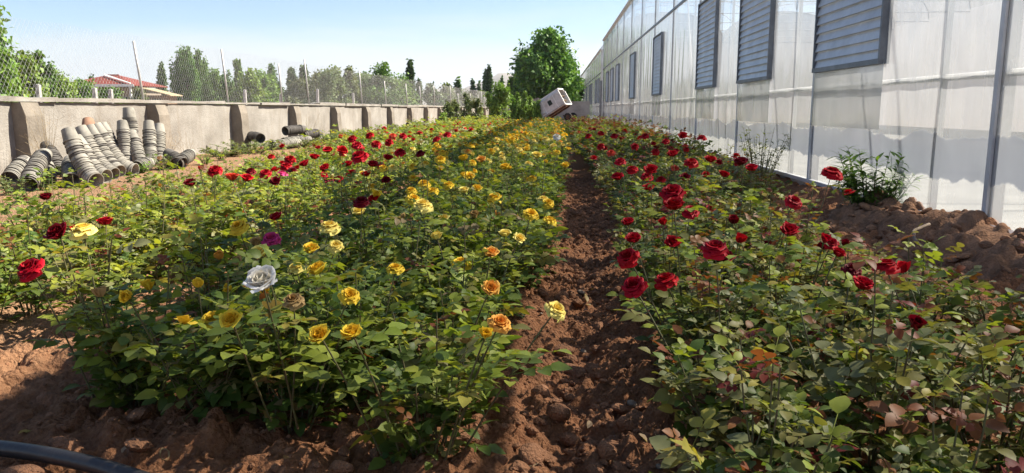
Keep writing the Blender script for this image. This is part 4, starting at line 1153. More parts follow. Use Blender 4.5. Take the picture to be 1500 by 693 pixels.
# ------------------------------------------------------------------ trees and shrubs
TG = {'lush': [(.11, .215, .04), (.17, .29, .055), (.075, .15, .032)], 'bright': [(.15, .26, .045), (.21, .33, .06), (.10, .18, .035)], 'green': [(.095, .185, .036), (.145, .25, .048), (.06, .125, .028)], 'dark': [(.045, .095, .026), (.065, .125, .034), (.03, .065, .02)],
      'olive': [(.13, .165, .06), (.17, .20, .075), (.09, .115, .045)], 'grey': [(.18, .23, .10), (.24, .28, .13), (.12, .16, .07)], 'dusk': [(.08, .14, .045), (.11, .175, .06), (.055, .10, .035)]}
def crown_mesh(seed, n_clump, n_leaf, shape, leaf, pal, narrow=False, lobed=False):
    """leaf blades gathered in clumps through a unit crown (z 0..1, radius about 1)"""
    r = RS(seed); TV, TT = leaflet(1.0, .72 if not narrow else .26, .2, .35, 1, False)
    loc, dr, sc, cc = [], [], [], []
    cl = []
    lobes = []
    if lobed:
        for k in range(9):
            z = .12 + .78 * (k / 8.0); a = k * 2.4 + seed; q = r.uniform(.35, .8) if z < .8 else r.uniform(0, .3)
            R = shape(min(z, .9)); lobes.append((R * q * math.cos(a), R * q * math.sin(a), z, r.uniform(.22, .44)))
        while len(cl) < n_clump:
            x, y, z, R = lobes[r.randint(9)]; d = r.normal(size=3); d /= np.linalg.norm(d); q = R * r.uniform(.55, 1.0)
            p = (x + d[0] * q, y + d[1] * q, z + d[2] * q * .62)
            if p[2] > 0: cl.append((*p, R))
    while len(cl) < n_clump:
        z = r.rand(); a = r.uniform(0, 6.283); R = shape(z) * (1 + .22 * math.sin(a * 3 + seed) + .15 * math.sin(a * 5 + z * 9 + seed))
        q = math.sqrt(r.uniform(.12, 1.0))
        cl.append((R * q * math.cos(a), R * q * math.sin(a), z, R))
    for (x, y, z, R) in cl:
        m = max(4, int(n_leaf / n_clump * r.uniform(.5, 1.5)))
        cs = r.uniform(.07, .17)
        tone = np.array(pal[0]) if r.rand() < .5 else np.array(pal[1]) if r.rand() < .6 else np.array(pal[2])
        p = np.array([x, y, z]) + r.normal(0, 1, (m, 3)) * cs * np.array([1, 1, .55])
        d = r.normal(0, 1, (m, 3)) + np.array([x, y, .1]) * .8; d[:, 2] -= .25
        loc.append(p); dr.append(d); sc.append(r.uniform(.6, 1.3, m) * leaf); cc.append(tone * r.uniform(.75, 1.25, (m, 1)))
    L_all = np.concatenate(loc); q = np.hypot(L_all[:, 0], L_all[:, 1])
    rq, zq, zl = np.percentile(q, 94), np.percentile(L_all[:, 2], 99.3), np.percentile(L_all[:, 2], 2)
    L_all[:, :2] /= rq; L_all[:, 2] = (L_all[:, 2] - zl) / (zq - zl)
    cl = [(x / rq, y / rq, (z - zl) / (zq - zl), R) for x, y, z, R in cl]
    keep = (np.hypot(L_all[:, 0], L_all[:, 1]) < 1.3) & (L_all[:, 2] < 1.06)
    return L_all[keep], np.concatenate(dr)[keep], np.concatenate(sc)[keep], np.concatenate(cc)[keep], cl, (TV, TT)
def make_tree(name, label, cat, base, h, rx, kind, pal, leaf, nl=2600, ncl=70, seed=1, trunk=.25, group=None, ry=None, bark=None):
    r = RS(seed)
    shp = {'round': lambda z: math.sqrt(max(.02, 1 - (2 * z - .95) ** 2)) * .95, 'poplar': lambda z: .35 + .65 * math.sin(min(1, z * 1.02 + .1) * math.pi) ** .7 if z < .93 else .25,
           'bush': lambda z: math.sqrt(max(.03, 1 - z * z)), 'dome': lambda z: math.sqrt(max(.03, 1 - max(0, z - .25) ** 2 / .56)) * (.7 + .3 * min(1, z * 3))}[kind]
    loc, d, sc, cc, cl, (TV, TT) = crown_mesh(seed, int(ncl * 1.4), int(nl * (2.6 if kind != 'bush' else 1.9)), shp, 1.0, TG[pal], False, kind in ('dome', 'round'))
    z0 = h * trunk; S = np.array([rx, ry or rx, h - z0])
    loc = loc * S + [0, 0, z0]
    loc[:, 2] = np.maximum(loc[:, 2], .03)
    Ms = frame_mats(loc, d, r.normal(0, .6, d.shape) + [0, 0, 1.0], sc * leaf, None)
    V, Fc = stamp(TV, [TT], Ms)
    root = thing(name, label, cat, tuple(base), group)
    link('crown', mesh_np('crown', V, Fc, [M_TREE], np.repeat(cc, len(TV), 0)), root, kind='stuff')
    tr = max(.02, h * .022)
    mb = MB(); top = z0 + (h - z0) * .55
    pts = [(0, 0, -.2)] + [(r.normal(0, tr), r.normal(0, tr), z) for z in np.linspace(.15 * h, top, 4)]
    mb.tube(pts, np.linspace(tr * 1.3, tr * .4, 5), 8)
    mb.obj('trunk', bark or M_BARK, root, True)
    mb = MB()
    for (x, y, z, R) in cl[::max(1, len(cl) // 16)]:
        zz = z0 + (h - z0) * z; s0 = max(min(zz * .65, top), z0 * .7)
        e = np.array([x * rx, y * (ry or rx), zz]); b = np.array([0, 0, s0]); mdl = (b + e) / 2 + [0, 0, -.03 * h]
        mb.tube([b, mdl, e], [tr * .45, tr * .3, tr * .1], 5, False)
    mb.obj('limb', bark or M_BARK, root, True, kind='stuff')
    return root
def tree_px(name, label, cat, u, vtop, wpx, Y, kind, pal, zb=0.0, leaf=None, **kw):
    """size from the pixels once the distance is chosen"""
    p = on_y(u, 160, Y); dist = float((p - [0, 0, CAM_H]) @ FW)
    top = on_y(u, vtop, Y)[2]; rx = wpx / 2 / F_PX * dist
    return make_tree(name, label, cat, (p[0], Y, zb), (top - zb) * 1.0, rx * .92, kind, pal, leaf or max(.15, dist * 3.9 / F_PX), **kw)
BG = 'trees beyond the boundary wall'
tree_px('leafy_tree', 'tall bright leafy tree right behind the near end of the fence', 'tree', -28, -6, 118, 21, 'dome', 'bright', nl=5200, ncl=60, seed=3, trunk=.12, group=BG, leaf=.17)
tree_px('shrub_tree', 'bright green bushy tree beside the tall leafy tree behind the fence', 'tree', 38, 82, 70, 27, 'dome', 'bright', nl=2600, ncl=40, seed=4, trunk=.08, group=BG, leaf=.17)
tree_px('shrub_tree', 'rounded green shrub between the leafy tree and the red roofed house', 'tree', 64, 80, 40, 30, 'round', 'green', nl=1800, ncl=30, seed=5, trunk=.2, group=BG, leaf=.17)
tree_px('shrub_tree', 'low green hedge-like tree next to the porch of the red roofed house', 'tree', 92, 106, 60, 40, 'dome', 'bright', nl=2200, ncl=40, seed=6, trunk=.05, group=BG)
tree_px('shrub_tree', 'dark little tree peeping over the end of the red roof', 'tree', 136, 110, 18, 110, 'round', 'dark', nl=700, ncl=20, seed=7, trunk=.2, group=BG)
tree_px('poplar', 'slim lone poplar top between house and the big poplars', 'tree', 240, 94, 13, 120, 'poplar', 'dusk', nl=900, ncl=26, seed=8, trunk=.08, group=BG)
tree_px('poplar', 'tallest broad poplar of the clump past the house', 'tree', 276, 72, 40, 78, 'poplar', 'green', nl=3400, ncl=70, seed=9, trunk=.04, group=BG)
tree_px('poplar', 'second poplar leaning on the tallest one past the house', 'tree', 297, 78, 34, 80, 'poplar', 'green', nl=2800, ncl=60, seed=10, trunk=.04, group=BG)
tree_px('shrub_tree', 'sloping green tree at the foot of the poplar clump', 'tree', 318, 104, 50, 74, 'dome', 'green', nl=2400, ncl=50, seed=11, trunk=.04, group=BG)
tree_px('poplar', 'short pointed poplar rising from the bright hedge', 'tree', 351, 90, 20, 76, 'poplar', 'green', nl=1500, ncl=36, seed=12, trunk=.05, group=BG)
tree_px('shrub_tree', 'bright green rounded tree forming the hedge beside the short poplar', 'tree', 368, 104, 52, 70, 'dome', 'bright', nl=2800, ncl=60, seed=13, trunk=.04, group=BG)
tree_px('shrub_tree', 'bright green tree at the far end of the hedge', 'tree', 395, 112, 40, 72, 'dome', 'bright', nl=2200, ncl=50, seed=14, trunk=.04, group=BG)
tree_px('poplar', 'stout poplar behind the bright hedge', 'tree', 401, 97, 26, 84, 'poplar', 'green', nl=1700, ncl=40, seed=15, trunk=.04, group=BG)
tree_px('poplar', 'dark slim poplar standing alone before the olive tree', 'tree', 430, 101, 18, 105, 'poplar', 'dusk', nl=1500, ncl=36, seed=16, trunk=.04, group=BG)
tree_px('poplar', 'dark poplar touching the olive tree', 'tree', 447, 97, 22, 105, 'poplar', 'dusk', nl=1600, ncl=36, seed=17, trunk=.04, group=BG)
tree_px('broad_tree', 'greyish olive rounded tree beyond the fence', 'tree', 484, 101, 64, 72, 'dome', 'grey', nl=3400, ncl=70, seed=18, trunk=.05, group=BG)
tree_px('broad_tree', 'olive green rounded tree next to the greyish one', 'tree', 512, 101, 44, 74, 'dome', 'olive', nl=2600, ncl=56, seed=19, trunk=.05, group=BG)
tree_px('broad_tree', 'big bright green domed tree beyond the fence', 'tree', 560, 95, 68, 76, 'dome', 'green', nl=3800, ncl=80, seed=20, trunk=.05, group=BG)
tree_px('poplar', 'tall narrow dark poplar past the big domed tree', 'tree', 602, 90, 12, 110, 'poplar', 'dark', nl=1500, ncl=40, seed=21, trunk=.04, group=BG)
tree_px('poplar', 'small poplar beside the tall narrow one', 'tree', 614, 117, 9, 125, 'poplar', 'dusk', nl=700, ncl=24, seed=22, trunk=.04, group=BG)
for j, (u, vt, w, Y, pal) in enumerate(((632, 124, 40, 120, 'dusk'), (655, 124, 36, 125, 'olive'), (683, 137, 40, 130, 'olive'), (590, 122, 36, 118, 'olive'), (708, 136, 34, 135, 'dusk'))):
    tree_px('broad_tree', ['hazy dark treetop past the small poplar', 'olive treetop beside the hazy dark one', 'low olive tree beneath the distant ridge', 'olive tree behind the tall narrow poplar', 'dark low tree under the twin poplars'][j], 'tree', u, vt, w, Y, 'dome', pal, nl=1500, ncl=40, seed=30 + j, trunk=.04, group=BG)
tree_px('poplar', 'pointed poplar against the foot of the ridge', 'tree', 671, 116, 8, 130, 'poplar', 'green', nl=700, ncl=24, seed=41, trunk=.05, group=BG)
tree_px('poplar', 'small dark poplar against the ridge', 'tree', 692, 117, 8, 150, 'poplar', 'dark', nl=600, ncl=24, seed=42, trunk=.1, group=BG)
tree_px('poplar', 'very thin dark poplar beside the small dark one', 'tree', 702, 120, 4, 150, 'poplar', 'dusk', nl=260, ncl=16, seed=43, trunk=.1, group=BG)
tree_px('poplar', 'thin left twin of the pair of poplars on the ridge', 'tree', 711, 104, 8, 140, 'poplar', 'dusk', nl=500, ncl=22, seed=44, trunk=.12, group=BG)
tree_px('poplar', 'taller twin of the pair of poplars on the ridge', 'tree', 717, 97, 9, 140, 'poplar', 'dark', nl=700, ncl=24, seed=45, trunk=.1, group=BG)
tree_px('poplar', 'faint short poplar by the dark tree below the walnut', 'tree', 735, 115, 8, 170, 'poplar', 'dusk', nl=400, ncl=18, seed=46, trunk=.1, group=BG)
tree_px('walnut_tree', 'huge green walnut tree behind the tipped white box', 'tree', 801, 47, 96, 84, 'dome', 'lush', nl=8000, ncl=150, seed=51, trunk=.14, leaf=.42)
tree_px('walnut_tree', 'lower dark green tree beside the huge walnut', 'tree', 768, 104, 48, 92, 'dome', 'dark', nl=3600, ncl=70, seed=52, trunk=.06, leaf=.36)
tree_px('walnut_tree', 'bright lower tree between the walnut and the far greenhouse', 'tree', 838, 92, 34, 96, 'dome', 'bright', nl=3000, ncl=60, seed=53, trunk=.06, leaf=.36)
tree_px('shrub_tree', 'pale rounded shrub in front of the house porch', 'tree', 205, 130, 34, 60, 'bush', 'grey', nl=1200, ncl=30, seed=91, trunk=.02, group=BG)
tree_px('shrub_tree', 'dark green shrub under the white fascia of the house', 'tree', 165, 129, 60, 66, 'bush', 'green', nl=1600, ncl=30, seed=92, trunk=.02, group=BG)
for j, (u, vt, w, Y, pal, lab) in enumerate(((330, 112, 46, 88, 'green', 'green tree filling the gap behind the second fence post'), (382, 106, 60, 92, 'bright', 'bright broad tree behind the hedge and stout poplar'), (440, 118, 60, 98, 'olive', 'low olive tree at the foot of the dark poplars'),
                                                (470, 108, 56, 90, 'olive', 'olive tree joining the dark poplars to the greyish tree'), (535, 108, 60, 90, 'green', 'green tree joining the olive tree to the big domed one'), (588, 112, 56, 92, 'green', 'green tree filling the gap before the tall narrow poplar'), (120, 118, 50, 50, 'bright', 'bright hedge bush at the end of the house porch'))):
    tree_px('broad_tree', lab, 'tree', u, vt, w, Y, 'dome', pal, nl=2400, ncl=56, seed=130 + j, trunk=.03, group=BG)
SP = 'saplings along the end of the boundary wall'
tree_px('sapling', 'bright yellow-green young tree at the end of the boundary wall', 'sapling', 731, 122, 38, 52, 'round', 'bright', nl=2000, ncl=46, seed=60, trunk=.22, leaf=.14)
for j, (u, vt, w, Y) in enumerate(((655, 150, 20, 33), (668, 147, 18, 35), (684, 134, 18, 36), (697, 145, 22, 34), (648, 165, 22, 30), (703, 158, 16, 36))):
    tree_px('sapling', ['thin sapling with sparse leaves before the wall', 'twiggy sapling beside the thin one before the wall', 'tallest sparse sapling before the wall', 'bushy sapling hiding a buttress', 'low leafy sapling at the edge of the red roses', 'short sapling next to the bushy one'][j], 'sapling', u, vt, w, Y, 'round' if j != 4 else 'bush', 'olive' if j < 4 else 'bright', nl=520, ncl=26, seed=70 + j, trunk=.2 if j != 4 else .02, group=SP, leaf=.085)
for j, u in enumerate((750, 757, 763, 769, 776, 782, 788)):
    tree_px('sapling', 'upright bright green sapling in the row by the panel fence', 'sapling', u, [140, 137, 146, 135, 143, 150, 148][j], 13, 56 + j % 3 * 2, 'poplar', 'bright', nl=700, ncl=26, seed=80 + j, trunk=.1, group='row of saplings by the panel fence', leaf=.13)
# weeds
def weed(base, h, rx, pal, label, group, seed, narrow=True, nl=260, leaf=.07, cat='weed', stalks=7, name='weed'):
    r = RS(seed); root = thing(name, label, cat, tuple(base), group)
    mb = MB(); loc, d = [], []
    for k in range(stalks):
        a = r.uniform(0, 6.28); R = rx * math.sqrt(r.rand()); H = h * r.uniform(.6, 1.05)
        P = np.array([[R * .3 * math.cos(a), R * .3 * math.sin(a), -.02], [R * .7 * math.cos(a), R * .7 * math.sin(a), H * .55], [R * math.cos(a) * 1.1, R * math.sin(a) * 1.1, H]])
        mb.tube(P, [.006, .004, .002], 4, False)
        for q in range(nl // stalks):
            t = r.uniform(.08, 1); p = P[0] * (1 - t) ** 2 + 2 * t * (1 - t) * P[1] + t * t * P[2]; la = q * 2.4
            loc.append(p); d.append([math.cos(la), math.sin(la), r.uniform(-.1, .9)])
    mb.obj('stalk', M_CANE, root, True, kind='stuff')
    TV, TT = leaflet(1, .2 if narrow else .6, .2, .3, 1, True)
    loc, d = np.array(loc), np.array(d, float)
    V, Fc = stamp(TV, [TT], frame_mats(loc, d, np.tile([0, 0, 1.0], (len(loc), 1)), r.uniform(.6, 1.3, len(loc)) * leaf))
    pl = TG[pal]; cc = np.array([np.array(pl[r.randint(3)]) * r.uniform(.8, 1.2) for _ in loc])
    link('foliage', mesh_np('foliage', V, Fc, [M_LEAF], np.repeat(cc, len(TV), 0)), root, kind='stuff')
    return root
p = on_ground(1290, 322, .05); weed((p[0] - .05, p[1] + .1, .0), .72, .36, 'bright', 'bushy green weed with narrow leaves against the greenhouse film', None, 1, True, 1300, .14, stalks=26)
p = on_ground(1142, 268, .05); weed((p[0] - .35, p[1] - .2, .0), .85, .34, 'grey', 'tall pale spindly weed beside a greenhouse post', None, 2, True, 900, .10, stalks=22)
p = on_ground(1100, 252, .0); weed((GX0 - .35, p[1] - .3, .0), .45, .2, 'olive', 'short weed at the greenhouse foot past the spindly one', None, 3, True, 160, .08)
weed((GX0 - .14, 6.55, .03), .16, .08, 'dark', 'small dark weed growing under the greenhouse foot rail', None, 31, True, 60, .09)
rr = RS(90)
wk = [(.45, .9), (.75, 1.0), (1.15, .9), (1.45, 1.1), (1.8, .95), (2.05, 1.2), (2.3, .8), (2.5, 1.3), (2.75, 1.0), (3.0, 1.2), (3.3, .9), (3.6, 1.2), (3.9, .9), (4.2, 1.3), (4.6, 1.1), (5.0, 1.2), (5.5, 1.2), (6, 1.1), (6.6, 1.2), (7.2, 1.1)]
for j, (k, o) in enumerate(wk):
    b = wl_pt(k, o, 0.0); b[2] = float(ground_z(b[0], b[1], False))
    weed(b, rr.uniform(.18, .34) * (1 if k < 2 else 1.25), rr.uniform(.6, .95), 'grey' if j % 3 else 'olive', f"low {'grey-green' if j % 3 else 'olive green'} weed clump by the {ORD[int(k) + 1]} buttress past the big pot stacks", 'weeds along the boundary wall', 200 + j, False, 700, .085, stalks=34)
for j, (u, v) in enumerate(((15, 283), (60, 275), (105, 264), (205, 252), (235, 246), (175, 255), (250, 245), (300, 238), (325, 232), (40, 305), (135, 268))):
    p = on_ground(u, v, 0.03)
    weed((p[0], p[1], .0), rr.uniform(.16, .3), .22, 'bright' if j % 2 else 'grey', 'small weed tuft in front of the pot stacks', 'weed tufts by the pot stacks', 300 + j, False, 170, .06, stalks=12)
# dry grass stalks against the wall
def dry_stalks(base, h, rx, n, label, seed):
    r = RS(seed); root = thing('dry_stalks', label, 'dry grass', tuple(base), 'dry stalks along the boundary wall')
    mb = MB()
    for k in range(n):
        a = r.uniform(0, 6.28); R = rx * r.rand(); H = h * r.uniform(.5, 1)
        P = np.array([[R * .4 * math.cos(a), R * .4 * math.sin(a), -.03], [R * .6 * math.cos(a), R * .6 * math.sin(a), H * .5], [R * 1.3 * math.cos(a), R * 1.3 * math.sin(a), H]])
        mb.tube(P, [.004, .003, .0015], 3, False)
        for q in range(3):
            t = r.uniform(.4, .9); p = P[0] + (P[2] - P[0]) * t; e = p + np.array([r.normal(0, .1), r.normal(0, .1), r.uniform(.05, .18)])
            mb.tube([p, (p + e) / 2 + [0, 0, -.02], e], .0016, 3, False)
    mb.obj('stalk', M_STRAW, root, True, kind='stuff')
for k, o, h, n, lab in ((-1.02, .65, 1.15, 16, 'tall pale dry stalks in front of the first buttress'), (-.45, .3, 1.0, 14, 'dry stalks behind the curved pot stacks'), (-.1, .6, .7, 9, 'dry stalks among the upright pot stacks'), (.15, .55, .7, 8, 'dry stalks past the buttress beside the pots'), (2.0, .6, 1.0, 10, 'dry stalks climbing the third buttress'), (5.6, .5, 1.1, 12, 'dry stalks between far buttresses')):
    dry_stalks(wl_pt(k, o, 0), h, .4, n, lab, int(k * 100) % 977)

# ------------------------------------------------------------------ rubble strip at the greenhouse foot
heap_o = np.array([2.85, 6.0, 0.0])
rub = thing('rubble_heap', 'heap of brown crusted soil lumps along the greenhouse foot', 'soil heap', tuple(heap_o))
hx, hy = np.meshgrid(np.linspace(2.35, 3.24, 60), np.linspace(4.3, 8.0, 150), indexing='ij')
hz = ground_z(hx, hy, False) + .10 * np.exp(-((hx - 2.95) / .28) ** 2) * sstep(4.3, 4.7, hy) * sstep(8.0, 7.4, hy) * (1 + 1.2 * fbm(hx * 3, hy * 3, 7, 3)) + .5 * bumps(hx, hy, .2, 71, .6) * sstep(2.35, 2.6, hx) + .6 * bumps(hx, hy, .09, 72, .6) * sstep(2.35, 2.55, hx) - .02 + .03 * fbm(hx * 14, hy * 14, 9, 3)
i = np.arange(hx.size).reshape(hx.shape)
link('mound', mesh_np('mound', np.stack([hx, hy, hz], -1).reshape(-1, 3) - heap_o, [np.stack([i[:-1, :-1], i[1:, :-1], i[1:, 1:], i[:-1, 1:]], -1).reshape(-1, 4)], [M_LUMP]), rub)
LUMP_ME = [mesh_np('lump', lump_template(60 + s, .42), [ICO_F], [M_LUMP], smooth=False) for s in range(6)]
rr = RS(17)
for j in range(110):
    x, y = rr.uniform(2.3, 3.15), rr.uniform(4.5, 7.7); s_ = rr.uniform(.022, .066)
    z = float(ground_z(x, y, False)) + .09 * math.exp(-((x - 2.95) / .28) ** 2)
    o = link('lump', LUMP_ME[j % 6], rub); o.location = Vector((x, y, z + s_ * .3)) - Vector(heap_o); o.scale = (s_ * rr.uniform(.9, 1.4), s_, s_ * .85); o.rotation_euler = (rr.uniform(-.5, .5), rr.uniform(-.5, .5), rr.uniform(0, 6.28))
p = on_ground(1322, 322, .22); o = link('field_stone', STONE_ME[1], None, 'smooth grey stone lying where the weed meets the soil heap', 'stone', loc=(p[0], p[1], .17)); o.scale = (.055, .05, .075)
# cut piece of hose on the heap
H0, H1, H2, H3 = on_ground(1340, 352, .28), on_ground(1338, 338, .3), on_ground(1352, 332, .3), on_ground(1366, 330, .3)
hp = np.array([H0 + [.03, -.05, -.04], H0, H1, H2, H3 + [0, .05, 0]]) ; hpo = hp[0].copy()
ts = np.linspace(0, 1, 16); hp2 = np.stack([np.interp(ts, np.linspace(0, 1, 5), hp[:, a]) for a in range(3)], 1)
mb = MB(); mb.tube(hp2 - hpo, .011, 7); hs_ = mb.obj('hose_piece', M_STONE, None, True, label='short curved piece of pale hose lying on the soil heap', cat='hose', loc=tuple(hpo))

# ------------------------------------------------------------------ irrigation pipe in the foreground
a0, a1 = on_ground(0, 663, .07), on_ground(150, 697, .06)
dv = a1 - a0
P = []
for t in np.linspace(-1.6, 1.9, 26):
    q = a0 + dv * t; q[1] -= .018 * (t - .2) ** 2; q[2] = .055 + .01 * math.sin(t * 2)
    P.append(q)
P = np.array(P); P[:, 2] += 0.03
po = P[0].copy()
MB().tube(P - po, .024, 14).obj('irrigation_pipe', M_HOSE, None, True, label='thick black irrigation pipe lying across the bare soil', cat='pipe', loc=tuple(po))

# ------------------------------------------------------------------ tipped white box body at the end of the rows
TY = 56.0
tb = on_y(824, 170, TY)
zt = float(ground_z(tb[0], TY, False))
tr = thing('tipped_van_body', 'tipped white box body with an open end resting on a wheeled axle', 'trailer', (tb[0], TY, zt), rz=math.radians(-22))
tilt = Matrix.Translation((-1.32, 0, .10)) @ Matrix.Rotation(math.radians(-31), 4, 'Y')
L_, Wd, Ht = 2.05, 1.25, 1.25
def TB(lo, hi): return MB().box(lo, hi, tilt)
def body_mesh():
    prof = [(-Wd / 2, 0), (Wd / 2, 0), (Wd / 2, Ht * .86), (Wd / 2 - .14, Ht), (-Wd / 2 + .14, Ht), (-Wd / 2, Ht * .86)]
    inn = [(y * .93, .05 + z * .92) for y, z in prof]
    V = [(0.06, y * .94, .04 + z * .92) for y, z in prof] + [(.16, y, z) for y, z in prof] + [(L_, y, z) for y, z in prof] + [(L_, y, z) for y, z in inn] + [(.3, y, z) for y, z in inn]
    q = []
    for a in range(4):
        for b in range(6): q.append([a * 6 + b, a * 6 + (b + 1) % 6, (a + 1) * 6 + (b + 1) % 6, (a + 1) * 6 + b])
    q += [[0, 5, 4, 3], [0, 3, 2, 1], [24, 25, 26, 27], [24, 27, 28, 29]]
    V = np.array(V) @ np.array(tilt.to_3x3()).T + np.array(tilt.translation)
    return MB().add(V, q)
body_mesh().obj('shell', M_WHITE, tr)
TB((.1, -Wd / 2 + .12, Ht + .002), (L_ + .03, Wd / 2 - .12, Ht + .05)).obj('roof', M_TRIM, tr)
for s_ in (-1, 1):
    TB((L_ - .02, s_ * (Wd / 2 + .012) - .035, 0), (L_ + .045, s_ * (Wd / 2 + .012) + .035, Ht * .88)).obj('end_frame', M_TRIM, tr)
TB((L_ - .02, -Wd / 2 + .03, -.03), (L_ + .043, Wd / 2 - .03, .045)).obj('sill', M_TRIM, tr)
TB((L_ - .02, -Wd / 2 + .14, Ht - .05), (L_ + .043, Wd / 2 - .14, Ht + .03)).obj('header', M_TRIM, tr)
TB((.95, -Wd / 2 - .02, .5), (1.25, -Wd / 2 + .01, .86)).obj('window', M_DARK, tr)
TB((.90, -Wd / 2 - .016, .46), (.95, -Wd / 2 + .01, .9)).obj('window_frame', M_WHITE, tr)
for z in (.4, .75): TB((.9, -Wd / 2 + .08, z), (L_ - .1, Wd / 2 - .08, z + .03)).obj('shelf', M_WOODD, tr)
for j in range(3): TB((1.4, -.4 + j * .3, .44), (1.8, -.2 + j * .3, .62 + .05 * j)).obj('stored_crate', M_CONC, tr)
for s_ in (-.4, .4): TB((.0, s_ - .05, -.12), (L_ - .1, s_ + .05, -.01)).obj('chassis_beam', M_RUST, tr)
TB((-.02, -Wd / 2 + .02, .0), (.055, Wd / 2 - .02, .95)).obj('nose_panel', M_RUBBER, tr)
for x in (.55, 1.5): TB((x, -Wd / 2 - .012, .03), (x + .035, -Wd / 2 + .004, Ht * .84)).obj('side_rib', M_TRIM, tr)
TB((.2, -Wd / 2 - .018, .04), (L_ - .05, -Wd / 2 + .004, .085)).obj('side_rail', M_CONC, tr)
a = np.linspace(0, math.pi, 10); Vf = [(.32 + .26 * math.cos(t), -Wd / 2 - .03, .02 + .26 * math.sin(t)) for t in a]
Vf = np.array(Vf) @ np.array(tilt.to_3x3()).T + np.array(tilt.translation)
MB().tube(Vf, .03, 6).obj('wheel_arch', M_WHITE, tr, True)
for s_ in (-1, 1):
    k = 20; cx, cz = .62, .28
    mb = MB(); prof = [(.14, -.06), (.26, -.07), (.29, -.04), (.29, .04), (.26, .07), (.14, .06)]
    V = [(cx + r_ * math.cos(6.283 * j / k), s_ * .5 + y, cz + r_ * math.sin(6.283 * j / k)) for r_, y in prof for j in range(k)]
    q = [[a_ * k + j, a_ * k + (j + 1) % k, ((a_ + 1) % 6) * k + (j + 1) % k, ((a_ + 1) % 6) * k + j] for a_ in range(6) for j in range(k)]
    wh = mb.add(V, q).obj('wheel', M_RUBBER, tr, True)
    MB().tube([(cx, s_ * .5 - .05, cz), (cx, s_ * .5 + .05, cz)], .15, 14).obj('rim', M_RUST, wh)
MB().tube([(.62, -.5, .28), (.62, .5, .28)], .04, 8).obj('axle', M_RUST, tr)
MB().box((.2, -.42, .30), (.95, .42, .40)).obj('axle_bed', M_RUST, tr)

# end wall and panel fence across the plot
ew = thing('end_wall', 'grey concrete end wall between the tipped box and the far greenhouse', 'wall', (0.4, 74, 0))
MB().box((-1.2, 0, -.2), (2.75, .2, 1.75)).obj('wall_body', M_CONC, ew)
MB().box((-1.25, -.04, 1.752), (2.75, .24, 1.84)).obj('capping', M_CONC, ew)
pf = thing('panel_fence', 'pale concrete panel fence behind the row of saplings', 'fence', (-6.2, 73, 0))
for j in range(28):
    MB().box((j * .2, -.04, -.1), (j * .2 + .17, .04, 2.05 + .12 * (j * 7 % 5) / 5)).obj('panel', M_CONC, pf)
for z in (.5, 1.6): MB().box((0, .042, z), (5.6, .10, z + .08)).obj('rail', M_CONC, pf)

# ------------------------------------------------------------------ house with red roof
hb = on_y(178, 160, 82)
house = thing('house', 'low house with red tiled roof and white fascia beyond the fence', 'house', (hb[0] - .5, 82, 0)); house.scale = (.88, .9, .95)
hw, hd, he = 4.6, 4.0, 3.55
MB().box((-hw + .9, -hd + 1.2, -.1), (hw - .7, hd - .5, he)).obj('wall', M_HOUSEW, house)
def roof():
    e0, e1, zr = -hw - .2, hw, 4.95
    V = [(e0, -hd, he + .22), (e1, -hd, he + .22), (e1, hd, he + .22), (e0, hd, he + .22), (-1.0, 0, zr), (.6, 0, zr)]
    V += [(x, y, z - .1) for x, y, z in V[:4]]
    mb = MB().add(V, [[0, 1, 5, 4], [2, 3, 4, 5], [9, 8, 7, 6], [0, 6, 7, 1], [1, 7, 8, 2], [2, 8, 9, 3], [3, 9, 6, 0]], [[1, 2, 5], [3, 0, 4]])
    return mb.obj('roof', M_TILE, house)
rf = roof()
MB().box((-hw - .25, -hd - .06, he + .02), (hw + .05, -hd - .003, he + .30)).obj('fascia', M_TRIM, rf)
MB().tube([(-1.0, 0, 4.97), (.6, 0, 4.97)], .09, 8).obj('ridge_cap', M_TILE, rf)
MB().add([(-1.0, -.6, 4.86), (4.3, -hd - .25, he + .34), (4.3, -hd + .05, he + .34), (-1.0, -.3, 5.06), (-1.0, -.6, 4.96), (4.3, -hd - .25, he + .42), (4.3, -hd + .05, he + .42), (-1.0, -.3, 5.12)], [[3, 2, 1, 0], [4, 5, 6, 7], [0, 1, 5, 4], [1, 2, 6, 5], [2, 3, 7, 6], [3, 0, 4, 7]]).obj('hip_cap', M_TRIM, rf)
for x in (-4.2, -1.6, 1.4, 4.1): MB().box((x - .1, -hd + .1, -.1), (x + .1, -hd + .3, he + .1)).obj('porch_post', M_TRIM, house)
for x in (-2.4, 0.3, 2.6):
    w_ = MB().box((x - .55, -hd + 1.16, 1.0), (x + .55, -hd + 1.19, 2.5)).obj('window', M_DARK, house)
    MB().box((x - .03, -hd + 1.13, 1.0), (x + .03, -hd + 1.158, 2.5)).obj('mullion', M_TRIM, w_)
sh = on_y(222, 160, 62)
shed = thing('shed', 'small wooden shed with a slanting roof beside the red roofed house', 'shed', (sh[0] + .9, 62, 0))
MB().box((-.8, -.8, -.1), (.9, .8, 2.2)).obj('wall', M_WOODD, shed)
MB().add([(-1.2, -1.1, 2.75), (1.3, -1.1, 2.15), (1.3, 1, 2.15), (-1.2, 1, 2.75), (-1.2, -1.1, 2.83), (1.3, -1.1, 2.23), (1.3, 1, 2.23), (-1.2, 1, 2.83)], [[3, 2, 1, 0], [4, 5, 6, 7], [0, 1, 5, 4], [1, 2, 6, 5], [2, 3, 7, 6], [3, 0, 4, 7]]).obj('roof', M_STRAW, shed)
MB().box((-.3, -.83, 0), (.4, -.802, 1.9)).obj('door', M_DARK, shed)
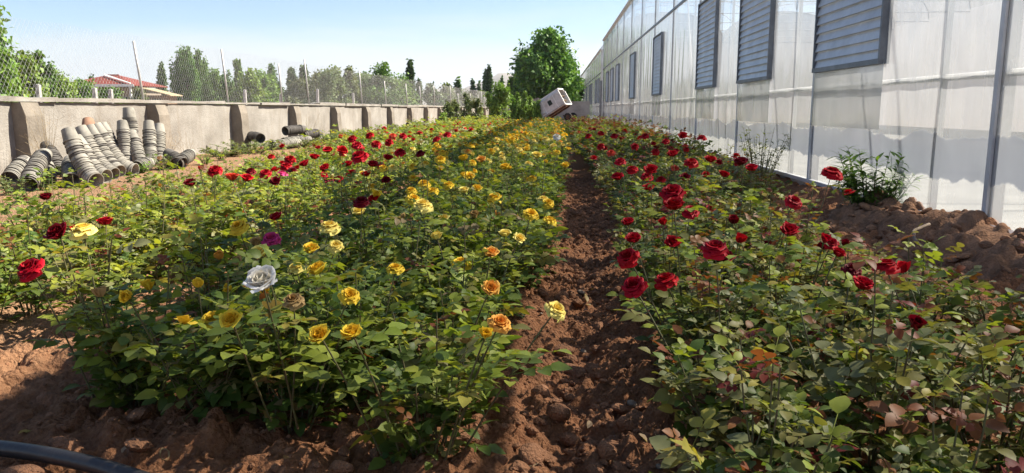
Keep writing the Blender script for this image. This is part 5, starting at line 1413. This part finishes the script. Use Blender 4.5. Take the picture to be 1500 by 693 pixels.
# posts of the neighbour's fence
for j, (u, vt, Y) in enumerate(((59, 123, 24), (141, 128, 26), (164, 130, 27), (360, 131, 38), (466, 130, 45), (518, 136, 50), (412, 137, 41))):
    b = on_y(u, 160, Y); t = on_y(u, vt, Y)[2]
    pst = thing('field_post', 'pale concrete post of the fence line behind the boundary wall', 'post', (b[0], Y, 0), 'posts of the fence line behind the wall')
    MB().prism([(-.06, -.06), (.06, -.06), (.06, .06), (-.06, .06)], 2, -.2, t - .03).obj('shaft', M_POST, pst)
    MB().add([(-.06, -.06, t - .03), (.06, -.06, t - .03), (.06, .06, t - .03), (-.06, .06, t - .03), (0, 0, t)], [], [[0, 1, 4], [1, 2, 4], [2, 3, 4], [3, 0, 4]]).obj('post_tip', M_POST, pst)

# ------------------------------------------------------------------ hills
def hills():
    V, n = [], 240
    xs = np.linspace(-3600, 3600, n)
    D = 3000.0
    u_of = lambda x: 815 + F_PX * x / D
    us = u_of(xs)
    top = 16 + 10 * fbm(us / 90 + 5, us * 0, 5, 5) * 2
    top = top + 30 * np.exp(-((us - 742) / 48) ** 2) + 10 * np.exp(-((us - 640) / 70) ** 2) + 12 * np.exp(-((us - 240) / 90) ** 2) + 26 * np.exp(-((us - 980) / 200) ** 2) + 5 * fbm(us / 14, us * 0, 9, 4) * 2
    H = CAM_H + np.maximum(top, 4) / F_PX * D
    rows = []
    for t in np.linspace(0, 1, 12):
        y = D - 700 * (1 - t); z = H * t ** 1.4 * (1 + .25 * (1 - t) * fbm(xs / 160, xs * 0 + t * 5, 2, 4))
        rows.append(np.stack([xs * (y / D), np.full(n, y) + 60 * fbm(xs / 200, xs * 0 + t * 3, 8, 3), z - 6 * (t == 0)], -1))
    rows.append(np.stack([xs, np.full(n, D + 400), H * 0 - 6], -1))
    V = np.array(rows); m = len(rows); i = np.arange(m * n).reshape(m, n)
    link('hills', mesh_np('hills', V.reshape(-1, 3), [np.stack([i[:-1, :-1], i[:-1, 1:], i[1:, 1:], i[1:, :-1]], -1).reshape(-1, 4)], [M_HILL]), kind='structure', label='dry bluish mountain ridge on the horizon')
hills()

# ------------------------------------------------------------------ thin summer haze
m, nt, out = new_mat('haze_air')
pv = nd(nt, 'ShaderNodeVolumePrincipled', Density=1.4e-4, Anisotropy=0.3)
pv.inputs['Color'].default_value = (0.86, 0.91, 1.0, 1)
nt.links.new(pv.outputs[0], out.inputs['Volume'])
haze = MB().box((-5200, -5200, -12), (5200, 5200, 200)).obj('haze', m, None, kind='stuff', label='thin pale summer haze filling the air')
